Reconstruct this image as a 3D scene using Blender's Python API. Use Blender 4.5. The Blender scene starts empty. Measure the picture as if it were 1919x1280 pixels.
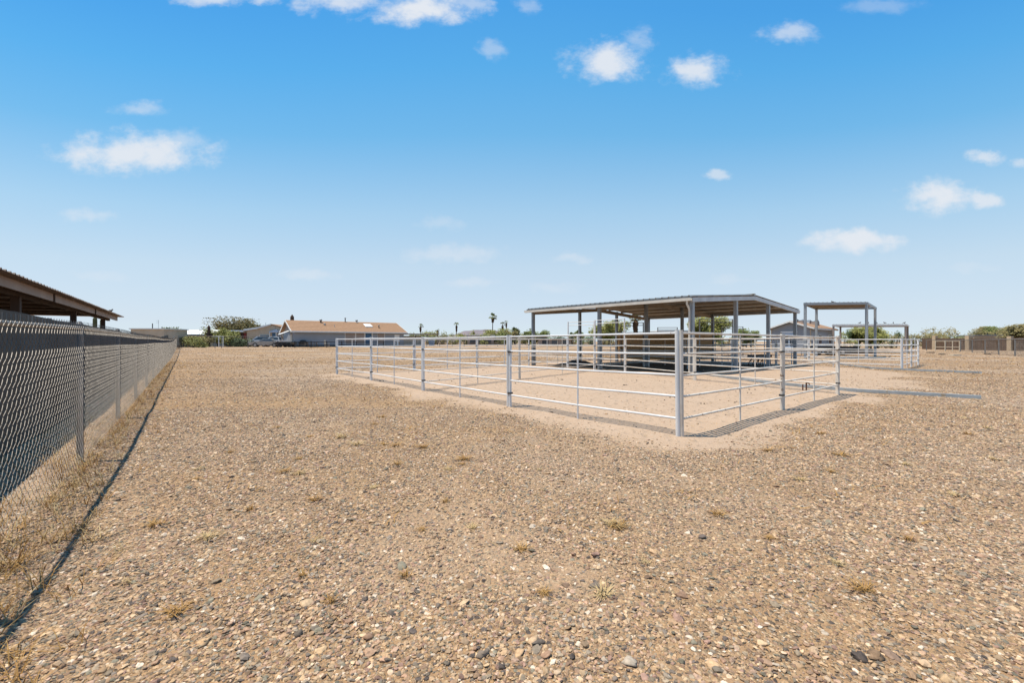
import bpy, math, random
import numpy as np
from mathutils import Vector, noise as mnoise

sc = bpy.context.scene
COL = sc.collection
R = math.radians
random.seed(7)
rng = np.random.default_rng(7)

# ------------------------------------------------------------------ camera
CAM_H = 1.4
FPX = 800.0                       # focal length in pixels of a 1919 px wide frame
cam = bpy.data.cameras.new('camera')
cam.sensor_width = 36.0
cam.lens = 36.0 * FPX / 1919.0
cam.clip_start = 0.05
cam.clip_end = 12000
camo = bpy.data.objects.new('camera', cam)
COL.objects.link(camo)
camo.location = (0, 0, CAM_H)
camo.rotation_euler = (R(90), 0, 0)
sc.camera = camo

# ------------------------------------------------------------------ world: sky with small fair-weather clouds
SUN_TRAVEL = Vector((0.5, 0.015, -1.55)).normalized()
SUN_EL = math.asin(-SUN_TRAVEL.z)
world = bpy.data.worlds.new('World')
sc.world = world
world.use_nodes = True
wn, wl = world.node_tree.nodes, world.node_tree.links
wn.clear()


def W(t, **kw):
    n = wn.new(t)
    for k, v in kw.items():
        setattr(n, k, v)
    return n


def wmath(op, a, b=None, c=None):
    n = W('ShaderNodeMath', operation=op)
    for i, s in enumerate((a, b, c)):
        if s is None:
            continue
        if isinstance(s, (int, float)):
            n.inputs[i].default_value = s
        else:
            wl.new(s, n.inputs[i])
    return n.outputs[0]


sky = W('ShaderNodeTexSky', sky_type='NISHITA')
sky.sun_disc = False
sky.sun_elevation = SUN_EL
sky.sun_rotation = R(270)
sky.altitude = 450
sky.air_density = 1.0
sky.dust_density = 0.55
sky.ozone_density = 1.0
tc = W('ShaderNodeTexCoord')
sep = W('ShaderNodeSeparateXYZ')
wl.new(tc.outputs['Generated'], sep.inputs[0])
# clear desert sky: the sky texture with its contrast softened, tinted by elevation (deep blue overhead, milky at the horizon)
ssep = W('ShaderNodeSeparateColor')
wl.new(sky.outputs[0], ssep.inputs[0])
scomb = W('ShaderNodeCombineXYZ')
for i_ in range(3):
    wl.new(wmath('POWER', wmath('MAXIMUM', ssep.outputs[i_], 0.05), 0.2), scomb.inputs[i_])
tint = W('ShaderNodeValToRGB')
SKY_TINT = [(0.0, (3.75, 4.45, 5.07)), (.05, (3.66, 4.16, 4.78)), (.172, (3.45, 4.16, 4.74)), (.287, (2.64, 3.9, 4.85)), (.438, (1.245, 3.18, 4.89)),
            (.545, (.78, 2.84, 4.97)), (.625, (.58, 2.5, 4.9)), (1.0, (.3, 1.64, 3.77))]
tr_ = tint.color_ramp
for i_, (p_, c_) in enumerate(SKY_TINT):
    e_ = tr_.elements[0] if i_ == 0 else (tr_.elements[len(tr_.elements) - 1] if i_ == len(SKY_TINT) - 1 else tr_.elements.new(p_))
    e_.position = p_
    e_.color = (c_[0] / 6, c_[1] / 6, c_[2] / 6, 1)
# the blue deepens across the sun's azimuth, as it does under a high sun
x2 = wmath('MULTIPLY', sep.outputs[0], sep.outputs[0])
y2 = wmath('MULTIPLY', sep.outputs[1], sep.outputs[1])
s2a = wmath('DIVIDE', x2, wmath('ADD', wmath('ADD', x2, y2), 1e-4))
wl.new(wmath('MULTIPLY', sep.outputs[2], wmath('MULTIPLY_ADD', s2a, 0.5, 1.0)), tint.inputs[0])
smul = W('ShaderNodeVectorMath', operation='MULTIPLY')
wl.new(scomb.outputs[0], smul.inputs[0])
wl.new(tint.outputs[0], smul.inputs[1])
ssc = W('ShaderNodeVectorMath', operation='SCALE')
ssc.inputs['Scale'].default_value = 6.0
wl.new(smul.outputs[0], ssc.inputs[0])
az = wmath('ARCTAN2', sep.outputs[0], sep.outputs[1])
azw = wmath('WRAP', az, R(60), R(-60))          # the same scattered clouds go on all round the horizon
el = wmath('ARCSINE', sep.outputs[2])
comb = W('ShaderNodeCombineXYZ')
wl.new(wmath('TANGENT', azw), comb.inputs[0])
wl.new(wmath('DIVIDE', wmath('TANGENT', el), wmath('COSINE', azw)), comb.inputs[1])
nz = W('ShaderNodeTexNoise')
nz.inputs['Scale'].default_value = 15.0
nz.inputs['Detail'].default_value = 7.0
nz.inputs['Roughness'].default_value = 0.62
nsc = W('ShaderNodeVectorMath', operation='MULTIPLY')
nsc.inputs[1].default_value = (0.9, 1.3, 1)
wl.new(comb.outputs[0], nsc.inputs[0])
wl.new(nsc.outputs[0], nz.inputs['Vector'])
nw = W('ShaderNodeVectorMath', operation='SUBTRACT')
nw.inputs[1].default_value = (0.5, 0.5, 0.5)
wl.new(nz.outputs['Color'], nw.inputs[0])
nw2 = W('ShaderNodeVectorMath', operation='MULTIPLY')
nw2.inputs[1].default_value = (0.10, 0.055, 0)
wl.new(nw.outputs[0], nw2.inputs[0])
wp = W('ShaderNodeVectorMath', operation='ADD')
wl.new(comb.outputs[0], wp.inputs[0])
wl.new(nw2.outputs[0], wp.inputs[1])


def azel(px, py):
    return (px - 960) / FPX, (640 - py) / FPX


CLOUDS = [(255, 285, 150, 40, .95), (330, 270, 70, 30, .5), (262, 203, 52, 15, .42), (170, 406, 56, 14, .42), (190, 515, 60, 12, .2),
          (400, -6, 75, 16, .75), (490, -2, 30, 14, .6), (640, 2, 95, 22, .8), (790, 12, 115, 34, 1.0), (880, 5, 40, 20, .5), (990, 14, 26, 18, .32),
          (927, 92, 26, 20, .36), (1138, 115, 78, 40, .95), (1192, 72, 34, 30, .35), (1306, 132, 64, 30, .9),
          (1482, 58, 58, 23, .58), (1650, 8, 80, 16, .24), (1347, 327, 26, 11, .6), (1845, 293, 36, 15, .72),
          (1912, 307, 24, 10, .5), (1758, 368, 72, 33, .95), (1838, 376, 40, 15, .8), (1598, 452, 104, 21, .95),
          (1070, 480, 36, 10, .36), (845, 474, 100, 19, .4), (825, 418, 46, 15, .25), (575, 515, 55, 12, .36),
          (882, 527, 50, 12, .36), (1035, 536, 50, 12, .24), (1380, 524, 50, 9, .2), (1810, 502, 60, 9, .16)]
nf = W('ShaderNodeTexNoise')
nf.inputs['Scale'].default_value = 17.0
nf.inputs['Detail'].default_value = 9.0
nf.inputs['Roughness'].default_value = 0.62
wl.new(nsc.outputs[0], nf.inputs['Vector'])
lump = wmath('MULTIPLY', wmath('SUBTRACT', nf.outputs['Fac'], 0.5), 1.9)
acc = None
for (px, py, rw, rh, op) in CLOUDS:
    a0, e0 = azel(px, py)
    a1, _ = azel(px + rw, py)
    _, e1 = azel(px, py - rh)
    s1 = W('ShaderNodeVectorMath', operation='SUBTRACT')
    s1.inputs[1].default_value = (a0, e0, 0)
    wl.new(wp.outputs[0], s1.inputs[0])
    s2 = W('ShaderNodeVectorMath', operation='MULTIPLY')
    s2.inputs[1].default_value = (1 / abs(a1 - a0), 1 / abs(e1 - e0), 0)
    wl.new(s1.outputs[0], s2.inputs[0])
    s3 = W('ShaderNodeVectorMath', operation='LENGTH')
    wl.new(s2.outputs[0], s3.inputs[0])
    mr = W('ShaderNodeMapRange', interpolation_type='SMOOTHSTEP')
    mr.inputs['From Min'].default_value = 1.22
    mr.inputs['From Max'].default_value = 0.12
    mr.inputs['To Max'].default_value = op
    wl.new(wmath('ADD', s3.outputs['Value'], lump), mr.inputs['Value'])
    acc = mr.outputs[0] if acc is None else wmath('MAXIMUM', acc, mr.outputs[0])
cmask = wmath('MULTIPLY', acc, 0.97)
up = W('ShaderNodeMapRange')
up.inputs['From Min'].default_value = 0.0
up.inputs['From Max'].default_value = 0.02
wl.new(sep.outputs[2], up.inputs['Value'])
cmask = wmath('MULTIPLY', cmask, up.outputs[0])
cmix = W('ShaderNodeMix', data_type='RGBA')
cmix.inputs[7].default_value = (6.2, 6.5, 6.95, 1)
wl.new(cmask, cmix.inputs[0])
wl.new(ssc.outputs[0], cmix.inputs[6])
bg = W('ShaderNodeBackground')
bg.inputs['Strength'].default_value = 0.1
wl.new(cmix.outputs[2], bg.inputs['Color'])
wout = W('ShaderNodeOutputWorld')
wl.new(bg.outputs[0], wout.inputs['Surface'])

# ------------------------------------------------------------------ sun
sl = bpy.data.lights.new('sun', 'SUN')
sl.energy = 5.0
sl.angle = R(0.53)
sl.color = (1.0, 0.93, 0.80)
so = bpy.data.objects.new('sun', sl)
COL.objects.link(so)
so.rotation_euler = SUN_TRAVEL.to_track_quat('-Z', 'Y').to_euler()
so.location = (-20, 0, 60)

sc.view_settings.view_transform = 'Standard'
sc.view_settings.look = 'None'
sc.view_settings.exposure = 0.35
sc.view_settings.gamma = 1.0
sc.view_settings.use_curve_mapping = False
sc.cycles.max_bounces = 5
sc.cycles.diffuse_bounces = 3
sc.cycles.glossy_bounces = 2
sc.cycles.transmission_bounces = 1
world.cycles.sampling_method = 'MANUAL'
world.cycles.sample_map_resolution = 256

# ------------------------------------------------------------------ layout helpers
UX, UY = -0.607, 0.795            # the yard's grid: u runs away to the left, v away to the right
VX, VY = 0.795, 0.607


def uv(u, n):
    """u metres along the fence direction, n metres across it -> x, y"""
    return (UX * u + VX * n, UY * u + VY * n)


def sstep(a, b, t):
    t = np.clip((t - a) / (b - a), 0, 1)
    return t * t * (3 - 2 * t)


def gz(x, y):
    return float(0.5 * sstep(40, 72, UX * x + UY * y))


def G(px, py):
    """ground point seen at a pixel of the 1919x1280 survey photograph (flat yard)"""
    d = CAM_H * FPX / (py - 639.5)
    return ((px - 959.5) * d / FPX, d)


def X(px, d):
    return (px - 959.5) * d / FPX


def Z(py, d):
    return CAM_H + (639.5 - py) * d / FPX


# ------------------------------------------------------------------ materials
def mat(name, col, rough=0.6, metal=0.0, col2=None, var=0.25, scale=3.0, detail=4.0, bump=0.0, bscale=40.0,
        spots=None, spot_scale=6.0, spot_cut=0.64, spec=0.35, stretch=(1, 1, 1), backface=None):
    m = bpy.data.materials.new(name)
    m.use_nodes = True
    nt = m.node_tree
    n, l = nt.nodes, nt.links
    b = n['Principled BSDF']
    b.inputs['Roughness'].default_value = rough
    b.inputs['Metallic'].default_value = metal
    b.inputs['Specular IOR Level'].default_value = spec
    geo = n.new('ShaderNodeNewGeometry')
    st = n.new('ShaderNodeVectorMath')
    st.operation = 'MULTIPLY'
    st.inputs[1].default_value = stretch
    l.new(geo.outputs['Position'], st.inputs[0])
    nz = n.new('ShaderNodeTexNoise')
    nz.inputs['Scale'].default_value = scale
    nz.inputs['Detail'].default_value = detail
    nz.inputs['Roughness'].default_value = 0.6
    l.new(st.outputs[0], nz.inputs['Vector'])
    mr = n.new('ShaderNodeMapRange')
    mr.inputs['From Min'].default_value = 0.3
    mr.inputs['From Max'].default_value = 0.7
    l.new(nz.outputs['Fac'], mr.inputs['Value'])
    mx = n.new('ShaderNodeMix')
    mx.data_type = 'RGBA'
    c2 = col2 if col2 else tuple(c * (1 - var) for c in col)
    mx.inputs[6].default_value = (*col, 1)
    mx.inputs[7].default_value = (*c2, 1)
    l.new(mr.outputs[0], mx.inputs[0])
    out = mx.outputs[2]
    if spots:
        n2 = n.new('ShaderNodeTexNoise')
        n2.inputs['Scale'].default_value = spot_scale
        n2.inputs['Detail'].default_value = 6
        n2.inputs['Roughness'].default_value = 0.65
        l.new(st.outputs[0], n2.inputs['Vector'])
        r2 = n.new('ShaderNodeMapRange')
        r2.inputs['From Min'].default_value = spot_cut
        r2.inputs['From Max'].default_value = spot_cut + 0.05
        l.new(n2.outputs['Fac'], r2.inputs['Value'])
        m2 = n.new('ShaderNodeMix')
        m2.data_type = 'RGBA'
        m2.inputs[7].default_value = (*spots, 1)
        l.new(r2.outputs[0], m2.inputs[0])
        l.new(out, m2.inputs[6])
        out = m2.outputs[2]
    l.new(out, b.inputs['Base Color'])
    if bump:
        nb = n.new('ShaderNodeTexNoise')
        nb.inputs['Scale'].default_value = bscale
        nb.inputs['Detail'].default_value = 5
        l.new(st.outputs[0], nb.inputs['Vector'])
        bp = n.new('ShaderNodeBump')
        bp.inputs['Strength'].default_value = bump
        bp.inputs['Distance'].default_value = 0.02
        l.new(nb.outputs['Fac'], bp.inputs['Height'])
        l.new(bp.outputs[0], b.inputs['Normal'])
    return m


M = {}
M['pipe'] = mat('white_painted_pipe', (0.72, 0.715, 0.71), 0.45, 0.0, (0.58, 0.57, 0.56), scale=2.0, spots=(0.24, 0.15, 0.09), spot_scale=9, spot_cut=0.66, bump=.06, bscale=60)
M['pipe_b'] = mat('chalky_pipe', (0.70, 0.65, 0.58), 0.6, 0.0, (0.54, 0.46, 0.38), scale=2.5, spots=(0.20, 0.12, 0.07), spot_scale=8, spot_cut=0.61, bump=.06, bscale=60)
M['pipe_d'] = mat('brown_pipe', (0.13, 0.10, 0.085), 0.55, 0.1, (0.08, 0.065, 0.06), scale=3)
M['clamp'] = mat('dark_clamp', (0.09, 0.085, 0.085), 0.5, 0.5)
M['galv'] = mat('galvanised_post', (0.34, 0.36, 0.38), 0.42, 0.35, (0.25, 0.27, 0.29), scale=5, detail=6, bump=.05)
M['galvd'] = mat('dull_galvanised', (0.26, 0.28, 0.30), 0.5, 0.3, (0.19, 0.20, 0.21), scale=4, detail=6)
M['roofsheet'] = mat('ribbed_steel_sheet', (0.46, 0.44, 0.40), 0.45, 0.25, (0.35, 0.32, 0.28), scale=1.4, detail=6)
M['purlin'] = mat('purlin_steel', (0.36, 0.30, 0.23), 0.55, 0.15, (0.26, 0.2, 0.15), scale=2)
M['gutter'] = mat('cream_gutter', (0.62, 0.58, 0.52), 0.45, 0.0, (0.5, 0.46, 0.4), scale=2)
M['fascia'] = mat('grey_fascia_channel', (0.50, 0.51, 0.53), 0.42, 0.25, (0.38, 0.38, 0.39), scale=2)
M['osb'] = mat('strand_board', (0.46, 0.28, 0.13), 0.85, 0, (0.22, 0.125, 0.055), scale=16, detail=3, bump=.3, bscale=30, stretch=(1, 1, 2))
M['manure'] = mat('dark_bedding', (0.075, 0.058, 0.045), 0.95, 0, (0.035, 0.028, 0.022), scale=8, bump=.6, bscale=20)
M['link'] = mat('galvanised_wire', (0.22, 0.20, 0.18), 0.5, 0.3, (0.13, 0.115, 0.10), scale=6)
M['linkpost'] = mat('weathered_fence_post', (0.24, 0.235, 0.23), 0.55, 0.4, (0.16, 0.15, 0.14), scale=6, spots=(0.16, 0.09, 0.05), spot_cut=.68)
M['screen'] = mat('dark_steel_wall', (0.085, 0.078, 0.068), 0.85, 0, (0.05, 0.046, 0.04), scale=.9, detail=6, bump=.2, bscale=14, stretch=(1, 1, .4))
M['screen2'] = mat('pale_sheet_wall', (0.15, 0.15, 0.15), 0.8, 0, (0.095, 0.093, 0.09), scale=.9, detail=6, bump=.1, bscale=14, stretch=(1, 1, .3))
M['cloth'] = mat('black_shade_cloth', (0.028, 0.024, 0.022), 0.95, 0, (0.05, 0.04, 0.032), scale=7, bump=.4, bscale=25)
M['brownwood'] = mat('dark_brown_timber', (0.085, 0.05, 0.034), 0.8, 0, (0.05, 0.03, 0.022), scale=4, stretch=(1, 1, .3), bump=.2)
M['brownfascia'] = mat('brown_fascia', (0.33, 0.235, 0.185), 0.6, 0, (0.25, 0.17, 0.13), scale=1.4)
M['brownroof'] = mat('brown_ribbed_roof', (0.26, 0.18, 0.13), 0.55, 0.1, (0.19, 0.13, 0.1), scale=1.5)
M['drain'] = mat('grey_drain_pipe', (0.35, 0.38, 0.40), 0.5, 0.1, (0.25, 0.27, 0.28), scale=3, spots=(.3, .24, .17), spot_scale=4, spot_cut=.6)
M['rust'] = mat('rusty_iron', (0.16, 0.06, 0.03), 0.85, 0.2, (0.09, 0.035, 0.02), scale=20)
M['shingle'] = mat('tan_shingles', (0.35, 0.205, 0.115), 0.9, 0, (0.26, 0.15, 0.085), scale=3.0, detail=8, bump=.5, bscale=9)
M['greywall'] = mat('blue_grey_siding', (0.30, 0.32, 0.35), 0.8, 0, (0.26, 0.275, 0.30), scale=.7)
M['whitetrim'] = mat('white_trim', (0.76, 0.75, 0.72), 0.6, 0, (0.66, 0.65, 0.62), scale=2)
M['tanwall'] = mat('tan_stucco', (0.50, 0.41, 0.31), 0.9, 0, (0.42, 0.34, 0.25), scale=1.5)
M['tanpanel'] = mat('taupe_screen', (0.33, 0.27, 0.235), 0.8, 0, (0.28, 0.23, 0.2), scale=1)
M['glass'] = mat('dark_window_glass', (0.045, 0.06, 0.085), 0.08, 0, (0.03, 0.04, 0.055), scale=.4, spec=.8)
M['blue'] = mat('blue_paint', (0.05, 0.13, 0.24), 0.5, 0)
M['bluec'] = mat('pale_blue_trim', (0.42, 0.52, 0.66), 0.5, 0)
M['red'] = mat('dull_red_paint', (0.22, 0.03, 0.025), 0.55, 0)
M['black'] = mat('black_paint', (0.022, 0.021, 0.021), 0.55, 0, (0.04, 0.036, 0.033), scale=4)
M['rubber'] = mat('tyre_rubber', (0.02, 0.02, 0.02), 0.85, 0)
M['chrome'] = mat('grey_wheel_rim', (0.45, 0.45, 0.46), 0.3, 0.7)
M['carwhite'] = mat('white_car_paint', (0.76, 0.76, 0.76), 0.25, 0, (0.7, 0.7, 0.7), spec=.5)
M['carsilver'] = mat('tan_car_paint', (0.42, 0.38, 0.34), 0.3, 0.2, spec=.5)
M['whiteroof'] = mat('white_roof_coating', (0.78, 0.78, 0.77), 0.6, 0, (0.66, 0.65, 0.62), scale=1)
M['block'] = mat('tan_block', (0.50, 0.385, 0.26), 0.9, 0, (0.42, 0.31, 0.2), scale=2, bump=.3, bscale=8)
M['plank'] = mat('brown_fence_boards', (0.155, 0.095, 0.06), 0.9, 0, (0.08, 0.05, 0.034), scale=5, stretch=(1, 1, .08), bump=.2)
M['bark'] = mat('grey_bark', (0.13, 0.10, 0.075), 0.95, 0, (0.07, 0.055, 0.04), scale=8, bump=.5)
M['leaf'] = mat('mesquite_leaves', (0.16, 0.18, 0.045), 0.7, 0, (0.10, 0.125, 0.03), scale=1.2)
M['leafy'] = mat('palo_verde_leaves', (0.26, 0.25, 0.06), 0.7, 0, (0.17, 0.175, 0.042), scale=1.2)
M['leafd'] = mat('dark_shrub_leaves', (0.085, 0.12, 0.04), 0.7, 0, (0.05, 0.08, 0.028), scale=1.2)
M['leafo'] = mat('olive_dusty_leaves', (0.24, 0.19, 0.075), 0.8, 0, (0.14, 0.125, 0.05), scale=1.0)
M['twig'] = mat('bare_grey_twigs', (0.25, 0.22, 0.19), 0.9, 0, (0.17, 0.15, 0.13), scale=3)
M['palmleaf'] = mat('palm_leaf', (0.17, 0.19, 0.06), 0.6, 0, (0.10, 0.125, 0.04), scale=2)
M['palmdead'] = mat('dead_palm_skirt', (0.11, 0.065, 0.035), 0.95, 0, (0.06, 0.038, 0.022), scale=4)
M['palmtrunk'] = mat('palm_trunk_bark', (0.115, 0.085, 0.065), 0.95, 0, (0.07, 0.052, 0.04), scale=3, stretch=(1, 1, 4))
M['cactus'] = mat('saguaro_skin', (0.10, 0.105, 0.045), 0.8, 0, (0.065, 0.07, 0.03), scale=4)
M['cactusd'] = mat('browned_saguaro_skin', (0.10, 0.05, 0.03), 0.85, 0, (0.05, 0.035, 0.024), scale=3)
M['rock'] = mat('hill_rock', (0.215, 0.175, 0.18), 0.95, 0, (0.155, 0.13, 0.14), scale=.02, detail=8)
M['dry'] = mat('dry_grass_straw', (0.40, 0.235, 0.075), 0.85, 0, (0.26, 0.135, 0.04), scale=9)
M['drypale'] = mat('pale_straw', (0.52, 0.39, 0.20), 0.85, 0, (0.36, 0.24, 0.10), scale=9)
M['bird'] = mat('grey_brown_feathers', (0.14, 0.11, 0.095), 0.85, 0, (0.07, 0.06, 0.055), scale=30)
M['cream'] = mat('cream_plastic', (0.66, 0.56, 0.42), 0.6, 0)
M['junk'] = mat('weathered_timber', (0.22, 0.17, 0.12), 0.9, 0, (0.13, 0.1, 0.07), scale=6)


# ------------------------------------------------------------------ mesh collecting
BASE = {}


class MB:
    def __init__(self):
        self.v, self.f, self.s = [], [], []

    def add(self, vs, fs, smooth=False):
        o = len(self.v)
        self.v += [tuple(p) for p in vs]
        self.f += [tuple(i + o for i in q) for q in fs]
        self.s += [smooth] * len(fs)
        return self

    def poly(self, pts):
        return self.add(pts, [tuple(range(len(pts)))])

    def obox(self, o, a, b, c):
        o, a, b, c = Vector(o), Vector(a), Vector(b), Vector(c)
        vs = [o, o + a, o + a + b, o + b, o + c, o + a + c, o + a + b + c, o + b + c]
        return self.add(vs, [(0, 3, 2, 1), (4, 5, 6, 7), (0, 1, 5, 4), (1, 2, 6, 5), (2, 3, 7, 6), (3, 0, 4, 7)])

    def box(self, c, s, rz=0.0):
        ca, sa = math.cos(rz), math.sin(rz)
        a = Vector((ca * s[0], sa * s[0], 0))
        b = Vector((-sa * s[1], ca * s[1], 0))
        cc = Vector((0, 0, s[2]))
        return self.obox(Vector(c) - a / 2 - b / 2 - cc / 2, a, b, cc)

    def post(self, x, y, z0, z1, w, d=None, rz=0.0):
        return self.box((x, y, (z0 + z1) / 2), (w, d or w, z1 - z0), rz)

    def beam(self, p0, p1, w, h):
        p0, p1 = Vector(p0), Vector(p1)
        d = (p1 - p0)
        side = Vector((d.y, -d.x, 0)).normalized() if abs(d.x) + abs(d.y) > 1e-6 else Vector((1, 0, 0))
        upv = side.cross(d.normalized())
        if upv.z < 0:
            upv = -upv
        return self.obox(p0 - side * w / 2 - upv * h / 2, d, side * w, upv * h)

    def tube(self, p0, p1, r, n=10, r1=None, caps=True):
        p0, p1 = Vector(p0), Vector(p1)
        r1 = r if r1 is None else r1
        d = (p1 - p0).normalized()
        a = d.orthogonal().normalized()
        b = d.cross(a)
        vs, fs = [], []
        for k in range(n):
            t = 2 * math.pi * k / n
            e = a * math.cos(t) + b * math.sin(t)
            vs += [p0 + e * r, p1 + e * r1]
        for k in range(n):
            j = (k + 1) % n
            fs.append((2 * k, 2 * j, 2 * j + 1, 2 * k + 1))
        self.add(vs, fs, True)
        if caps:
            self.add([vs[2 * k] for k in range(n)][::-1], [tuple(range(n))])
            self.add([vs[2 * k + 1] for k in range(n)], [tuple(range(n))])
        return self

    def path(self, pts, r, n=8, rs=None):
        pts = [Vector(p) for p in pts]
        vs, fs = [], []
        a = None
        for i, p in enumerate(pts):
            d = (pts[min(i + 1, len(pts) - 1)] - pts[max(i - 1, 0)]).normalized()
            a = d.orthogonal().normalized() if a is None else (a - d * a.dot(d)).normalized()
            b = d.cross(a)
            rr = rs[i] if rs else r
            for k in range(n):
                t = 2 * math.pi * k / n
                vs.append(p + (a * math.cos(t) + b * math.sin(t)) * rr)
        for i in range(len(pts) - 1):
            for k in range(n):
                j = (k + 1) % n
                fs.append((i * n + k, i * n + j, (i + 1) * n + j, (i + 1) * n + k))
        self.add(vs, fs, True)
        m = len(pts) - 1
        self.add(vs[:n][::-1], [tuple(range(n))])
        self.add(vs[m * n:], [tuple(range(n))])
        return self

    def prism(self, poly, ext):
        """closed polygon (3D points, planar) extruded along ext"""
        n = len(poly)
        e = Vector(ext)
        vs = [Vector(p) for p in poly] + [Vector(p) + e for p in poly]
        fs = [tuple(range(n))[::-1], tuple(range(n, 2 * n))] + [(k, (k + 1) % n, n + (k + 1) % n, n + k) for k in range(n)]
        return self.add(vs, fs)

    def ell(self, c, r, n=10, m=6, rough=0.0, seed=0):
        c = Vector(c)
        vs, fs = [], []
        for i in range(m + 1):
            ph = math.pi * i / m
            for k in range(n):
                th = 2 * math.pi * k / n
                d = Vector((math.sin(ph) * math.cos(th), math.sin(ph) * math.sin(th), math.cos(ph)))
                f = 1 + rough * mnoise.noise(d * 1.7 + Vector((seed * 3.1, seed, 0)))
                vs.append(c + Vector((d.x * r[0], d.y * r[1], d.z * r[2])) * f)
        for i in range(m):
            for k in range(n):
                j = (k + 1) % n
                fs.append((i * n + k, (i + 1) * n + k, (i + 1) * n + j, i * n + j))
        return self.add(vs, fs, True)

    def mesh(self, name, base=(0, 0, 0)):
        me = bpy.data.meshes.new(name)
        bx, by, bz = base
        me.from_pydata([(x - bx, y - by, z - bz) for x, y, z in self.v], [], self.f)
        me.polygons.foreach_set('use_smooth', self.s)
        me.update()
        return me

    def build(self, name, m, parent=None, base=None):
        b = BASE[parent.name] if parent else (base or (0, 0, 0))
        me = self.mesh(name, b)
        me.materials.append(M[m] if isinstance(m, str) else m)
        o = bpy.data.objects.new(name, me)
        COL.objects.link(o)
        if parent:
            o.parent = parent
        else:
            o.location = b
        BASE[o.name] = b
        return o


def tag(o, label=None, cat=None, group=None, kind=None):
    if label:
        o['label'] = label
    if cat:
        o['category'] = cat
    if group:
        o['group'] = group
    if kind:
        o['kind'] = kind
    return o


def thing(name, label, cat, loc=(0, 0, 0), group=None):
    o = bpy.data.objects.new(name, None)
    o.empty_display_size = 0.2
    COL.objects.link(o)
    o.location = loc
    BASE[o.name] = tuple(loc)
    return tag(o, label, cat, group)


def copy_tree(o, parent=None):
    c = o.copy()
    COL.objects.link(c)
    c.parent = parent
    BASE[c.name] = BASE.get(o.name, (0, 0, 0))
    for ch in list(o.children):
        copy_tree(ch, c)
    return c


# ------------------------------------------------------------------ where sand and where gravel
K = (2.44, 6.19)                   # near corner of the front pen
L = (-7.57, 18.4)                  # far left corner
RR = (8.64, 11.3)                  # right corner


def lerp2(a, b, t):
    return (a[0] + (b[0] - a[0]) * t, a[1] + (b[1] - a[1]) * t)


PEN = np.array([K, RR, (9.2, 14.5), (17.5, 22.5), (14.0, 31), (4, 29), (1.0, 25.2), (-7.4, 18.3)])


def poly_sd(x, y, P):
    """signed distance to polygon, negative inside (arrays)"""
    d = np.full(np.shape(x), 1e9)
    inside = np.zeros(np.shape(x), bool)
    n = len(P)
    for i in range(n):
        ax, ay = P[i]
        bx, by = P[(i + 1) % n]
        ex, ey = bx - ax, by - ay
        t = np.clip(((x - ax) * ex + (y - ay) * ey) / (ex * ex + ey * ey), 0, 1)
        d = np.minimum(d, np.hypot(x - ax - t * ex, y - ay - t * ey))
        c = ((ay > y) != (by > y)) & (x < (bx - ax) * (y - ay) / (by - ay + 1e-12) + ax)
        inside ^= c
    return np.where(inside, -d, d)


def vnoise(x, y, s, seed=0):
    """smooth value noise on arrays"""
    r = np.random.default_rng(100 + seed)
    T = r.random((256, 256))
    xs, ys = x * s + 1000.3, y * s + 1000.7
    xi, yi = np.floor(xs).astype(int), np.floor(ys).astype(int)
    fx, fy = xs - xi, ys - yi
    fx, fy = fx * fx * (3 - 2 * fx), fy * fy * (3 - 2 * fy)
    g = lambda i, j: T[i % 256, j % 256]
    return (g(xi, yi) * (1 - fx) + g(xi + 1, yi) * fx) * (1 - fy) + (g(xi, yi + 1) * (1 - fx) + g(xi + 1, yi + 1) * fx) * fy


def sandiness(x, y):
    x, y = np.asarray(x, float), np.asarray(y, float)
    sd = poly_sd(x, y, PEN) + (vnoise(x, y, .9, 1) - .5) * .9 + (vnoise(x, y, 3.1, 2) - .5) * .5
    s = 1 - sstep(0.25, 1.25, sd)
    # a worn sandy strip under the chain-link fence
    n = VX * x + VY * y
    u = UX * x + UY * y
    fs = (1 - sstep(.1, .6, np.abs(n + 1.4) + (vnoise(x, y, 2.2, 3) - .5) * .5)) * .4
    s = np.maximum(s, np.where((u > 0) & (u < 60), fs, 0))
    # bare apron right of the pens and a worn track left of them
    ap = 1 - sstep(.3, 1.4, poly_sd(x, y, np.array([RR, (10.6, 12.6), (15.5, 17.5), (17.0, 22.0), (12, 20)])) + (vnoise(x, y, .7, 4) - .5) * 1.6)
    s = np.maximum(s, ap * .9)
    pn = vnoise(x, y, .45, 5) * .6 + vnoise(x, y, 1.7, 6) * .4
    s = np.maximum(s, sstep(.66, .86, pn) * .35)
    return np.clip(s, 0, 1)


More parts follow.
